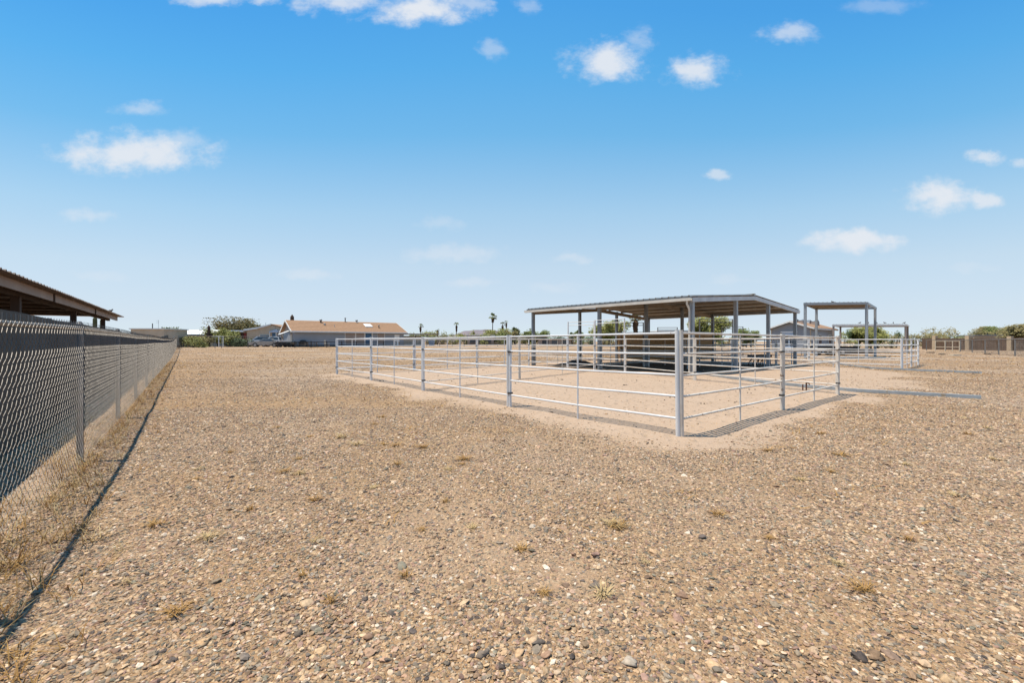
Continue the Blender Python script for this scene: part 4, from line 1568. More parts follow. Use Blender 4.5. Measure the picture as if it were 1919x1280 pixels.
# far low white building between the palms
for (px0, px1, d, ze, lb, mw, mr) in [(876, 925, 120, 3.0, 'far white-roofed building below the hill, with open dark bays', 'tanpanel', 'whiteroof'),
                                      (1010, 1070, 95, 1.9, 'far low grey shed seen left of the bow gates', 'tanpanel', 'galvd'),
                                      (1236, 1290, 60, 2.75, 'white shed seen through the barn under its roof', 'whitetrim', 'whiteroof')]:
    x0, x1 = X(px0, d), X(px1, d)
    z0 = gz((x0 + x1) / 2, d)
    r_ = thing('far_shed', lb, 'shed', (x0, d, z0))
    MB().obox((x0, d, z0 - .2), (x1 - x0, 0, 0), (0, 4, 0), (0, 0, ze - z0 + .2)).build('wall', mw, r_)
    MB().obox((x0 - .3, d - .4, ze), (x1 - x0 + .6, 0, 0), (0, 4.8, 0), (0, 0, .2)).build('roof', mr, r_)
    for k in range(3):
        xx = x0 + (x1 - x0) * (.1 + .3 * k)
        MB().obox((xx, d - .05, z0 + .3), ((x1 - x0) * .2, 0, 0), (0, .05, 0), (0, 0, (ze - z0) * .62)).build('bay', 'glass', r_)


# ------------------------------------------------------------------ vehicles
def vehicle(name, label, cat, x, y, z, rz, prof, cabin, width, wheels, mbody, extra=None):
    """side profile in (length, height); built about the origin, then placed"""
    root = thing(name, label, cat, (0, 0, 0))
    w = width / 2
    b = MB()
    ring = [(px_, pz_) for px_, pz_ in prof]
    # body with a narrower belt at the top for tumblehome
    def sec(yy, sc_):
        return [Vector((px_, yy, pz_)) for px_, pz_ in ring]
    b.prism([Vector((px_, -w, pz_)) for px_, pz_ in ring], (0, 2 * w, 0))
    b.build('body', mbody, root)
    cb = MB()
    lo = [Vector((px_, -w * .97 if pz_ < cabin[0][1] + .05 else -w * .84, pz_)) for px_, pz_ in cabin]
    hi = [Vector((p.x, -p.y, p.z)) for p in lo]
    n = len(lo)
    cb.add(lo + hi, [tuple(range(n)), tuple(range(n, 2 * n))[::-1]] + [(k, (k + 1) % n, n + (k + 1) % n, n + k) for k in range(n)])
    cab = cb.build('cabin', mbody, root)
    cxm = sum(p[0] for p in cabin) / n
    czm = sum(p[1] for p in cabin) / n
    for sg in (-1, 1):
        pts = []
        for p in lo:
            q = Vector((cxm + (p.x - cxm) * .86, p.y * 1.012, czm + (p.z - czm) * .66))
            q.y = -(w * .925) * 1.0 if True else q.y
            t = (q.z - cabin[0][1]) / max(.01, (max(c[1] for c in cabin) - cabin[0][1]))
            q.y = -(w * .97 + (w * .84 - w * .97) * max(0, min(1, t))) - .012
            q.y *= -sg
            pts.append(q)
        MB().prism(pts, (0, .01 * sg, 0)).build('side_window', 'glass', cab)
    for (a_, c_) in ((cabin[0], cabin[1]), (cabin[-1], cabin[-2])):
        sgn = -1 if a_[0] < cxm else 1
        p0_ = Vector((a_[0] + (c_[0] - a_[0]) * .15 + sgn * .015, 0, a_[1] + (c_[1] - a_[1]) * .15))
        p1_ = Vector((a_[0] + (c_[0] - a_[0]) * .85 + sgn * .015, 0, a_[1] + (c_[1] - a_[1]) * .85))
        MB().prism([p0_ + Vector((0, -w * .82, 0)), p0_ + Vector((0, w * .82, 0)), p1_ + Vector((0, w * .76, 0)), p1_ + Vector((0, -w * .76, 0))], (sgn * .01, 0, .01)).build('windscreen', 'glass', cab)
    for wx in wheels:
        for sg in (-1, 1):
            wh = MB().tube((wx, sg * (w - .18), .34), (wx, sg * (w + .03), .34), .34, 16).build('wheel', 'rubber', root)
            MB().tube((wx, sg * (w + .031), .34), (wx, sg * (w + .04), .34), .2, 12).build('rim', 'chrome', wh)
    xs = [p[0] for p in ring]
    for sg in (-1, 1):
        MB().box((max(xs) + .01, sg * w * .72, .78), (.03, .3, .16)).build('headlight', 'whiteroof', root)
        MB().box((min(xs) - .01, sg * w * .82, .85), (.03, .18, .26)).build('tail_light', 'red', root)
    if extra:
        extra(root, w)
    root.location = (x, y, z)
    root.rotation_euler = (0, 0, rz)
    return root


d = 73.0
vehicle('sport_utility_car', 'white sport-utility car parked before the tan house', 'car', X(484, d), d, gz(X(484, d), d), R(215),
        [(-2.3, .42), (-2.35, .95), (-2.25, 1.08), (1.0, 1.08), (2.2, .98), (2.38, .75), (2.35, .4)],
        [(-2.25, 1.07), (-2.0, 1.78), (.2, 1.8), (1.1, 1.07)], 1.9, (-1.4, 1.45), 'carwhite')
d = 74.0
vehicle('parked_pickup', 'white pickup truck parked nearest the long grey house', 'truck', X(517, d), d, gz(X(517, d), d), R(195),
        [(-2.7, .5), (-2.72, 1.08), (1.2, 1.08), (2.5, 1.05), (2.62, .8), (2.6, .45)],
        [(-.75, 1.07), (-.6, 1.75), (.65, 1.76), (1.35, 1.07)], 1.9, (-1.7, 1.65), 'carwhite')
d = 69.5
vehicle('parked_sedan', 'tan car parked in front of the white sport-utility car', 'car', X(498, d), d, gz(X(498, d), d), R(200),
        [(-2.2, .35), (-2.25, .85), (-1.3, .92), (1.1, .9), (2.15, .8), (2.25, .55), (2.2, .33)],
        [(-1.5, .9), (-.95, 1.36), (.2, 1.38), (1.0, .9)], 1.75, (-1.35, 1.35), 'carsilver')

# black flatbed trailer in front of the grey home
d = 44.5
tx = X(1556, d)
trailer = thing('flatbed_trailer', 'low black flatbed trailer parked by the grey mobile home', 'trailer', (tx, d, 0))
tb = MB()
tb.box((tx, d, .62), (4.6, 2.0, .12), .1)
tb.build('deck', 'black', trailer)
for k in (-1, 1):
    MB().beam((tx - 2.3, d + k * .95 - .23, .78), (tx + 2.3, d + k * .95 + .23, .78), .05, .2).build('side_rail', 'black', trailer)
for wx in (-.5, .45):
    for k in (-1, 1):
        wh = MB().tube((tx + wx, d + k * 1.0 - .12, .33), (tx + wx, d + k * 1.0 + .12, .33), .33, 14).build('wheel', 'rubber', trailer)
        MB().tube((tx + wx, d + k * 1.0 - .125, .33), (tx + wx, d + k * 1.0 - .13, .33), .17, 10).build('rim', 'chrome', wh)
MB().beam((tx - 2.3, d - .2, .55), (tx - 3.6, d - .3, .5), .1, .1).build('drawbar', 'black', trailer)
MB().tube((tx - 3.2, d - .3, 0), (tx - 3.2, d - .3, .55), .04, 8).build('jack_stand', 'galvd', trailer)
tx2 = X(1600, 47)
MB()
crate = thing('steel_trough', 'dark low water trough beyond the second pen rails', 'trough', (tx2, 47, 0))
b = MB()
b.box((tx2, 47, .12), (3.4, 1.0, .06))
for k in (-1, 1):
    b.box((tx2, 47 + k * .5, .35), (3.4, .05, .52))
    b.box((tx2 + k * 1.7, 47, .35), (.05, .95, .518))
b.build('tank', 'black', crate)


# ------------------------------------------------------------------ fences at the back
def rail_fence(p0, p1, label, npost, h, rails, mpost, mrail, pw=.12, name='rail_fence'):
    root = thing(name, label, 'fence', (p0[0], p0[1], gz(*p0)))
    for i in range(npost + 1):
        q = lerp2(p0, p1, i / npost)
        z = rz_(*q)
        MB().post(q[0], q[1], z - .1, z + h + random.uniform(0, .04), pw, pw, .3).build('post', mpost, root)
    for z_ in rails:
        for i in range(npost):
            a_, b_ = lerp2(p0, p1, i / npost), lerp2(p0, p1, (i + 1) / npost)
            MB().beam((a_[0], a_[1], rz_(*a_) + z_), (b_[0], b_[1], rz_(*b_) + z_), .05, .1).build('rail', mrail, root)
    return root


C0 = Vector((-31.06, 63.2, 0))


def cf(s):
    return (C0.x + VX * s, C0.y + VY * s)


def link_fence(p0, p1, label, npost, h, mpost, pr=.04, skip_mesh=False, name='chain_link_cross_fence'):
    root = thing(name, label, 'fence', (p0[0], p0[1], gz(*p0)))
    for i in range(npost + 1):
        q = lerp2(p0, p1, i / npost)
        z = rz_(*q)
        MB().tube((q[0], q[1], z - .1), (q[0], q[1], z + h + .05), pr, 8).build('post', mpost, root)
        if i < npost:
            r_ = lerp2(p0, p1, (i + 1) / npost)
            z2 = rz_(*r_)
            MB().tube((q[0], q[1], z + h), (r_[0], r_[1], z2 + h), pr * .7, 8).build('top_rail', 'link', root)
            # coarse woven wires, drawn one by one
            wv = MB()
            ln = math.hypot(r_[0] - q[0], r_[1] - q[1])
            st_ = .16
            nn_ = int(ln / st_)
            for k in range(-int(h / st_), nn_):
                for sg in (0, 1):
                    a0, a1 = k * st_, k * st_ + h
                    zz0, zz1 = 0.03, h
                    if a0 < 0:
                        zz0, a0 = -a0 + .03, 0
                    if a1 > ln:
                        zz1, a1 = h - (a1 - ln), ln
                    if a1 - a0 < .05:
                        continue
                    f0, f1 = (a0 / ln, a1 / ln) if sg == 0 else (1 - a0 / ln, 1 - a1 / ln)
                    u0, u1 = lerp2(q, r_, f0), lerp2(q, r_, f1)
                    wv.tube((u0[0], u0[1], z + zz0), (u1[0], u1[1], z + zz1), .0028, 3, caps=False)
            wv.build('chain_link', 'link', root)
    return root


link_fence(cf(-14.4), cf(-10.6), 'chain-link cross fence bay where the long fence ends', 1, 1.62, 'linkpost')
link_fence(cf(-9.9), cf(-3.8), 'chain-link gate fence across the drive in front of the tan house', 2, 1.6, 'linkpost')
rail_fence(cf(-3.2), cf(14.5), 'black post-and-rail fence in front of the long grey house', 8, .95, (.82, .42), 'black', 'black')
rail_fence(cf(15.0), cf(38.0), 'dark post-and-rail fence running on behind the corral', 9, .85, (.72, .38), 'junk', 'junk')
# pipe frames by the drive
px0, px1, d = 408, 424, 66.0
arb = thing('garden_arbor', 'white flat-topped arbor frame beside the drive', 'arbor', (X(393, d), d, .4))
for px in (410, 418):
    MB().post(X(px, d), d, .2, 2.14, .09).build('post', 'whitetrim', arb)
MB().beam((X(397, d), d, 2.2), (X(419.5, d), d, 2.2), .12, .12).build('crossbeam', 'whitetrim', arb)

# right: dark-post chain link and a board fence with tan pillars
f_pts = [G(1995, 679), G(1902, 667), G(1871.6, 664.5), G(1846, 662), G(1822, 660), G(1800, 658)]
rf = thing('dark_post_fence', 'chain-link fence with dark posts at the edge of the yard', 'fence', (f_pts[0][0], f_pts[0][1], 0))
pts = f_pts + [(X(1772, 64), 64.0), (X(1736, 67), 67.0)]
for i, q in enumerate(pts):
    MB().tube((q[0], q[1], -.1), (q[0], q[1], 1.66), .055, 8).build('post', 'linkpost', rf)
    if i + 1 < len(pts):
        r_ = pts[i + 1]
        MB().tube((q[0], q[1], 1.62), (r_[0], r_[1], 1.62), .04, 8).build('top_rail', 'link', rf)
        wv = MB()
        ln = math.hypot(r_[0] - q[0], r_[1] - q[1])
        for k in range(int(ln / .18)):
            a0 = k * .18
            for sg in (1, -1):
                f0 = a0 / ln
                f1 = (a0 + sg * 1.55) / ln
                z1 = 1.6
                if f1 > 1:
                    z1 = .05 + (ln - a0)
                    f1 = 1
                if f1 < 0:
                    z1 = .05 + a0
                    f1 = 0
                u0, u1 = lerp2(q, r_, f0), lerp2(q, r_, f1)
                wv.tube((u0[0], u0[1], .05), (u1[0], u1[1], min(1.6, z1)), .003, 3, caps=False)
        wv.build('chain_link', 'link', rf)
bfp = [(1728, 78.0), (1752, 74.0), (1816, 69.0), (1893, 64.0), (2000, 59.5)]
bf = thing('board_fence', 'brown board fence with tan block pillars along the far boundary', 'fence', (X(1752, 74), 74.0, 0))
for (px, d) in bfp[1:]:
    MB().post(X(px, d), d, -.2, Z(628.5, d) if px != 1893 else Z(629.5, d), .95 if px == 1816 else .55, .5, .2).build('pillar', 'block', bf)
for (a_, b_) in zip(bfp[:-1], bfp[1:]):
    p0, p1 = (X(*a_), a_[1]), (X(*b_), b_[1])
    ln = math.hypot(p1[0] - p0[0], p1[1] - p0[1])
    cnt = int(ln / .16)
    bd = MB()
    for k in range(cnt):
        q0, q1 = lerp2(p0, p1, (k + .04) / cnt), lerp2(p0, p1, (k + .96) / cnt)
        t_ = 1.95 + random.uniform(-.06, .05)
        bd.beam((q0[0], q0[1], t_ / 2), (q1[0], q1[1], t_ / 2), .025 + random.uniform(0, .012), t_)
    o = bd.build('boards', 'plank', bf)
    o['kind'] = 'stuff'
    for z_ in (.5, 1.4):
        MB().beam((p0[0], p0[1] - .06, z_), (p1[0], p1[1] - .06, z_), .04, .09).build('rail', 'plank', bf)
wp0 = [(1753, 61.5), (1771, 60.5), (1785, 60.0), (1798, 59.5)]
wf = thing('pale_pipe_fence', 'pale weathered pipe fence standing before the board fence', 'fence', (X(1771, 60.5), 60.5, 0))
for i, (px, d) in enumerate(wp0):
    MB().tube((X(px, d), d, -.1), (X(px, d), d, 1.5), .05, 8).build('post', 'cream', wf)
    if i < 3:
        for z_ in (1.42, .6):
            MB().tube((X(px, d), d, z_), (X(wp0[i + 1][0], wp0[i + 1][1]), wp0[i + 1][1], z_), .03, 8).build('rail', 'cream', wf)
# long flat roof behind the board fence
d = 90
lr = thing('long_flat_shed', 'long flat-roofed shed behind the board fence', 'shed', (X(1827, d), d, 0))
MB().obox((X(1827, d), d, 2.6), (X(1892, d) - X(1827, d), 0, 0), (0, 4, 0), (0, 0, .18)).build('roof', 'galv', lr)
MB().obox((X(1828, d), d + .2, -.2), (X(1891, d) - X(1828, d), 0, 0), (0, 3.5, 0), (0, 0, 2.78)).build('wall', 'tanwall', lr)
for px in (1860, 1875):
    MB().tube((X(px, d), d + 1, 2.7), (X(px, d), d + 1, 3.25), .09, 7).build('flue', 'black', lr)
# scraps lying on the gravel edge
for i, (px, py, ln, rz, lb) in enumerate([(1744, 661, 1.1, .4, 'dark scrap board lying before the pale fence, left of the others'), (1765, 664, 1.3, .9, 'dark scrap board lying on the bare strip beside the second pen'),
                                      (1790, 666, .9, .1, 'pale slab of scrap lying on the bare strip'), (1850, 664, .5, .5, 'small dark block lying beside a dark fence post')]):
    x, y = G(px, py)
    o = MB().box((x, y, .06), (ln, .4, .10), rz).build('scrap_board', 'junk' if i != 2 else 'cream', None, (x, y, 0))
    MB_ = o
    tag(o, lb, 'scrap', 'scraps at the edge of the yard')


# ------------------------------------------------------------------ trees, shrubs, palms, cacti
def tree(name, label, x, y, h, w, m, group=None, dens=1.0, trunk_h=.3, seed=0, leaf=.22, cat='tree', bare=0.0, z0=None):
    r = random.Random(seed * 91 + 5)
    z0 = gz(x, y) if z0 is None else z0
    root = thing(name, label, cat, (x, y, z0), group)
    tr = MB()
    th = h * trunk_h
    tips = []
    tr.path([(x, y, z0 - .2), (x + r.uniform(-.1, .1) * w, y, z0 + th * .6), (x + r.uniform(-.1, .1) * w, y, z0 + th)], .1, 7, [h * .035, h * .028, h * .022])
    nb_ = 9
    for k in range(nb_):
        an = 6.283 * k / nb_ + r.uniform(-.3, .3)
        rad = w * .5 * r.uniform(.5, .95)
        p0 = Vector((x, y, z0 + th * r.uniform(.7, 1)))
        p2 = Vector((x + math.cos(an) * rad, y + math.sin(an) * rad * .8, z0 + h * r.uniform(.5, .93)))
        p1 = p0.lerp(p2, .5) + Vector((0, 0, h * .06))
        tr.path([p0, p1, p2], .05, 5, [h * .016, h * .011, h * .004])
        tips += [p1, p2, p0.lerp(p2, .75)]
        for q in range(3):
            p3 = p2 + Vector((r.uniform(-1, 1), r.uniform(-1, 1), r.uniform(-.5, .8))) * w * .16
            tr.path([p1.lerp(p2, .6), p3], .02, 4, [h * .006, h * .002])
            tips.append(p3)
    tr.build('trunk', 'bark' if bare < .5 else 'twig', root)
    lv = MB()
    cnt = int(95 * dens)
    vs, fs = [], []
    for p in tips:
        if r.random() < bare:
            continue
        cs = r.uniform(.09, .19) * w
        for q in range(cnt):
            d_ = Vector([max(-1.5, min(1.5, r.gauss(0, 1))), max(-1.5, min(1.5, r.gauss(0, 1))), max(-1.1, min(1.1, r.gauss(0, .75)))]) * cs * .68
            c = p + d_
            if c.z < z0 + .1:
                continue
            a_ = Vector((r.uniform(-1, 1), r.uniform(-1, 1), r.uniform(-.6, .6))).normalized()
            b_ = a_.orthogonal().normalized()
            s_ = leaf * r.uniform(.5, 1.1)
            o = len(vs)
            vs += [c - a_ * s_, c + b_ * s_ * .45, c + a_ * s_, c - b_ * s_ * .45]
            fs.append((o, o + 1, o + 2, o + 3))
    if fs:
        lv.add(vs, fs).build('crown', m, root)
    return root


def shrub_geo(st, vs, fs, x, y, z0, h, w, r, leaf):
    for k in range(10):
        an = r.uniform(0, 6.283)
        p2 = Vector((x + math.cos(an) * w * .5 * r.uniform(.2, .9), y + math.sin(an) * w * .4 * r.uniform(.2, .9), z0 + h * r.uniform(.08, .95)))
        st.path([(x + math.cos(an) * .05, y, z0 - .1), Vector((x, y, z0)).lerp(p2, .55) + Vector((0, 0, .1)), p2], .02, 4, [.04, .025, .008])
        for q in range(60):
            c = p2 + Vector((r.gauss(0, 1), r.gauss(0, 1), r.gauss(0, .8))) * w * .13
            if c.z < z0:
                c.z = z0 + r.uniform(0, .3)
            a_ = Vector((r.uniform(-1, 1), r.uniform(-1, 1), r.uniform(-.7, .7))).normalized()
            b_ = a_.orthogonal().normalized()
            s_ = leaf * r.uniform(.5, 1.2)
            o = len(vs)
            vs += [c - a_ * s_, c + b_ * s_ * .45, c + a_ * s_, c - b_ * s_ * .45]
            fs.append((o, o + 1, o + 2, o + 3))


def shrub(label, x, y, h, w, m, group, seed, leaf=.16, name='desert_shrub'):
    r = random.Random(seed * 17 + 3)
    z0 = gz(x, y)
    root = thing(name, label, 'shrub', (x, y, z0), group)
    st, vs, fs = MB(), [], []
    shrub_geo(st, vs, fs, x, y, z0, h, w, r, leaf)
    st.build('stem', 'bark', root)
    MB().add(vs, fs).build('foliage', m, root)
    return root


def thicket(label, items, base):
    """a belt of shrubs grown into one mass, three leaf tones"""
    root = thing('thicket', label, 'thicket', base)
    root['kind'] = 'stuff'
    st, by = MB(), {}
    for i, (px, py, d, m) in enumerate(items):
        x = X(px, d)
        z0 = gz(x, d)
        vs, fs = by.setdefault(m, ([], []))
        r = random.Random(i * 17 + 3)
        shrub_geo(st, vs, fs, x, d, z0, max(.8, Z(py, d) - z0), r.uniform(.022, .034) * d, r, .0019 * d)
    st.build('stems', 'bark', root)
    for m, (vs, fs) in by.items():
        MB().add(vs, fs).build('foliage', m, root)


def palm(label, x, y, h, skirt, cw, group, seed, lush=1.0, z0=None):
    r = random.Random(seed * 13 + 1)
    z0 = gz(x, y) if z0 is None else z0
    root = thing('fan_palm', label, 'palm tree', (x, y, z0), group)
    lean = r.uniform(-.04, .04) * h
    tp = [Vector((x + lean * t * t, y, z0 - .2 + (h + .2) * t)) for t in (0, .25, .5, .75, 1)]
    MB().path(tp, .2, 8, [.26, .2, .17, .15, .14]).build('trunk', 'palmtrunk', root)
    top = tp[-1]
    sk = MB()
    for k in range(70):
        an = r.uniform(0, 6.283)
        zt = top.z - r.uniform(0, skirt * .75)
        rad = r.uniform(.3, .62) * cw * .24 * (1 - .5 * (top.z - zt) / max(.01, skirt))
        p0 = Vector((top.x, top.y, zt))
        d_ = Vector((math.cos(an), math.sin(an), 0))
        p1 = p0 + d_ * (rad + .1) + Vector((0, 0, -skirt * .16))
        p2 = p0 + d_ * rad * 1.05 + Vector((0, 0, -skirt * .36))
        sd = Vector((-d_.y, d_.x, 0)) * cw * .07
        sk.add([p0, p1 - sd, p2 - sd * .6, p2 + sd * .6, p1 + sd], [(0, 1, 2, 3, 4)])
    sk.build('dead_skirt', 'palmdead', root)
    fr = MB()
    for k in range(int(26 * lush)):
        an = r.uniform(0, 6.283)
        el_ = r.uniform(-.35, 1.35)
        ln = cw * .5 * r.uniform(.75, 1.1)
        d_ = Vector((math.cos(an) * math.cos(el_), math.sin(an) * math.cos(el_), math.sin(el_)))
        side_ = d_.cross(Vector((0, 0, 1)))
        side_ = side_.normalized() if side_.length > .01 else Vector((1, 0, 0))
        upv = side_.cross(d_)
        hub = top + d_ * ln * .48
        fr.tube(top, hub, .025, 4, .015)
        for q in range(9):
            t = (q - 4) / 4 * 1.25
            e = d_ * math.cos(t) + side_ * math.sin(t)
            tip = hub + e * ln * .55 - Vector((0, 0, ln * .14 * (1 + abs(t))))
            wv_ = (side_ * math.cos(t) - d_ * math.sin(t)) * ln * .055
            mid = hub + e * ln * .3
            fr.add([hub, mid + wv_, tip, mid - wv_], [(0, 1, 2, 3)])
    fr.build('crown', 'palmleaf', root)
    return root


GPAL = 'distant fan palms on the skyline'
# label, px, top py, distance, skirt, crown width, lush
PALMS = [('distant fan palm nearest the tan-roofed house', 789, 611, 170, 2.2, 2.9, .55),
         ('distant ragged palm with nearly bare crown, second from the tan-roofed house', 821, 618, 170, 2.6, 2.6, .25),
         ('distant fan palm with thick brown skirt, third from the tan-roofed house', 855, 608, 180, 3.0, 2.7, .5),
         ('short dead-headed palm stub in front of the hill', 888, 620, 165, 2.6, 2.2, .1),
         ('tallest fan palm, standing clear above the hill', 923, 594, 170, 2.0, 4.2, .75),
         ('slim fan palm right of the tallest, the lower of the pair', 943, 608, 150, 2.8, 2.4, .4),
         ('slim fan palm right of the tallest, the higher of the pair', 950, 604, 160, 1.8, 2.2, .35),
         ('small fan palm with full crown near the bare mast', 965, 622, 120, .8, 3.4, .8),
         ('low fan palm just left of the barn end post', 992, 628, 115, .8, 2.8, .6),
         ('shaggy fan palm seen through the barn under its roof', 1190, 597, 66, 2.4, 2.6, .8),
         ('small spiky palm seen under the near bow gate', 1072, 631, 100, .5, 2.6, .9),
         ('spiky palm seen between the bow gates', 1085, 628, 92, .5, 3.0, .9)]
for i, (lb, px, py, d, sk, cw, lush) in enumerate(PALMS):
    x = X(px, d)
    zt = Z(py, d)
    z0 = gz(x, d)
    palm(lb, x, d, zt - z0, sk, cw, GPAL, i, lush)

GT = 'desert trees along the boundaries'
TREES = [('olive dusty mesquite spreading behind the tan house porch', 438, 605, 99, 8.5, 'leafo', 1.6, .0),
         ('olive dusty mesquite just left of the radio mast', 466, 608, 100, 6.0, 'leafo', 1.4, .0),
         ('yellow-green palo verde beside the white arbor', 409, 622, 74, 4.6, 'leafy', 1.4, .0),
         ('yellow-green palo verde in front of the tan house porch', 428, 626, 72, 3.6, 'leafy', 1.2, .0),
         ('bare grey tree behind the gable of the tan-roofed house', 531, 604, 82, 3.4, 'twig', .2, .8),
         ('green tree behind the pale flat-roofed building', 309, 616, 75, 3.6, 'leaf', 1.2, .0),
         ('round yellow-green tree seen beside the middle eave post', 1141, 609, 92, 6.6, 'leafy', 1.8, .0),
         ('green tree seen under the left end of the barn roof', 1006, 622, 100, 4.8, 'leaf', 1.4, .0),
         ('leafy yellow-green tree seen through the gable end of the barn', 1336, 597, 55, 4.2, 'leafy', 1.6, .0),
         ('bright green tree behind the near gable corner post', 1308, 603, 56, 3.0, 'leafy', 1.3, .0),
         ('green rounded tree behind the gable post, low on the skyline', 1400, 619, 90, 4.0, 'leaf', 1.2, .0),
         ('dark tree under the low shade roof, left', 1610, 612, 70, 3.0, 'leafd', 1.2, .1),
         ('yellow-green palo verde under the low shade roof', 1632, 612, 68, 4.2, 'leafy', 1.6, .0),
         ('bare grey-twigged mesquite behind the board fence', 1745, 616, 88, 5.0, 'leafo', .25, .55),
         ('second bare mesquite behind the board fence, beside a pillar', 1765, 618, 90, 5.0, 'leafo', .3, .5),
         ('large green tree at the edge of the picture behind the board fence', 1915, 612, 84, 5.2, 'leafo', 1.6, .0),
         ('dusty green tree behind the long flat shed', 1850, 615, 100, 5.6, 'leafo', 1.5, .0),
         ('green tree behind the long flat shed, nearer its far end', 1875, 614, 100, 6.0, 'leaf', 1.5, .0),
         ('thin green tree beside the slim palms', 958, 616, 120, 4.6, 'leafo', .9, .2),
         ('green tree in front of the hill', 935, 620, 128, 7.0, 'leafy', 1.3, .0)]
for i, (lb, px, py, d, w, m, dens, bare) in enumerate(TREES):
    x = X(px, d)
    z0 = gz(x, d)
    tree('desert_tree', lb, x, d, Z(py, d) - z0, w, m, GT, dens, .32, i, .17 if d < 80 else .24, 'tree', bare)

GS = 'low desert shrubs along the skyline'
r = random.Random(5)
T1 = [(px + r.uniform(-4, 4), r.uniform(622, 627), r.uniform(118, 140), r.choice(['leaf', 'leafy', 'leafy', 'leafo'])) for px in range(776, 1010, 11)]
thicket('low green thicket at the foot of the palms behind the corral', T1, (X(890, 128), 128, .5))
T2 = [(px + r.uniform(-5, 5), r.uniform(621, 629), r.uniform(86, 110), r.choice(['leaf', 'leafd', 'leafy', 'leafo'])) for px in range(1585, 1960, 12)]
thicket('long green thicket behind the board fence and second pen', T2, (X(1750, 95), 95, 0))
T3 = [(px + r.uniform(-6, 6), r.uniform(630, 634), r.uniform(95, 120), r.choice(['leaf', 'leafd', 'leafo'])) for px in range(1030, 1420, 20)]
thicket('low dark scrub seen far off through the barn and bow gates', T3, (X(1110, 105), 105, 0))
T4 = [(px + r.uniform(-3, 3), r.uniform(628, 636), r.uniform(62, 70), r.choice(['leaf', 'leafy', 'leafo'])) for px in (345, 350, 356, 362, 367, 372, 378, 386)]
thicket('yellow-green shrubbery in front of the white-roofed shed', T4, (X(366, 66), 66, .4))
for i, (px, lb) in enumerate([(430, 'dark clipped shrub before the porch, leftmost of four'), (445, 'dark clipped shrub before the porch, second of four'),
                              (455, 'dark clipped shrub before the porch, third of four'), (466, 'dark clipped shrub before the porch, next to the white car')]):
    d = 71
    x = X(px, d)
    shrub(lb, x, d, Z(636, d) - gz(x, d), 2.0, 'leafd', 'clipped shrubs before the tan house', i, .13)


def saguaro(label, px, py, d, w, m, arms, seed):
    r = random.Random(seed)
    x = X(px, d)
    z0 = gz(x, d)
    h = Z(py, d) - z0
    root = thing('saguaro_cactus', label, 'cactus', (x, d, z0))

    def col(points, rad):
        n, mb = 20, MB()
        pts = [Vector(p) for p in points]
        vs, fs = [], []
        a = None
        for i, p in enumerate(pts):
            dd = (pts[min(i + 1, len(pts) - 1)] - pts[max(i - 1, 0)]).normalized()
            a = dd.orthogonal().normalized() if a is None else (a - dd * a.dot(dd)).normalized()
            b = dd.cross(a)
            t = i / (len(pts) - 1)
            rr_ = rad * (1 if t < .9 else max(.15, math.sqrt(max(0, 1 - ((t - .9) / .1) ** 2))))
            for k in range(n):
                th = 6.283 * k / n
                vs.append(p + (a * math.cos(th) + b * math.sin(th)) * rr_ * (1 if k % 2 else .86))
        for i in range(len(pts) - 1):
            for k in range(n):
                j = (k + 1) % n
                fs.append((i * n + k, i * n + j, (i + 1) * n + j, (i + 1) * n + k))
        mb.add(vs, fs, False)
        mb.add(vs[-n:], [tuple(range(n))])
        return mb

    col([(x, d, z0 - .1 + (h + .1) * t / 14) for t in range(15)], w / 2).build('trunk', m, root)
    for (zf, dx, tipf) in arms:
        zb = z0 + h * zf
        p = [Vector((x, d, zb)), Vector((x + dx * .6, d, zb - .05)), Vector((x + dx * .95, d, zb + .15))]
        zt = z0 + h * tipf
        for t in range(1, 11):
            p.append(Vector((x + dx, d, zb + .2 + (zt - zb - .2) * t / 10)))
        col(p, w * .36).build('arm', m, root)
    return root


saguaro('tall dark saguaro standing by the drive, left of the arbor', 391.5, 609, 70, .42, 'cactusd', [(.5, .38, .62), (.55, -.36, .66)], 1)
saguaro('stout saguaro top rising behind the ridge of the tan-roofed house', 547.5, 589, 92, .75, 'cactusd', [], 2)
saguaro('short saguaro beside the olive mesquite', 411, 617, 84, .5, 'cactusd', [], 3)
saguaro('looping green saguaro between the brown shelter posts', 178, 592, 40, .34, 'cactus', [(.45, .62, .93)], 4)

# bare mast and antenna by the tan house
for (px, py0, d, lb) in [(498, 604, 95, 'thin radio mast standing behind the tan house'), (971, 614, 125, 'thin bare mast among the palms')]:
    x = X(px, d)
    root = thing('radio_mast', lb, 'mast', (x, d, gz(x, d)))
    MB().tube((x, d, 0), (x, d, Z(py0, d)), .045, 6).build('pole', 'galvd', root)
    MB().tube((x - .5, d, Z(py0, d) - .6), (x + .5, d, Z(py0, d) - .6), .025, 5).build('crossarm', 'galvd', root)

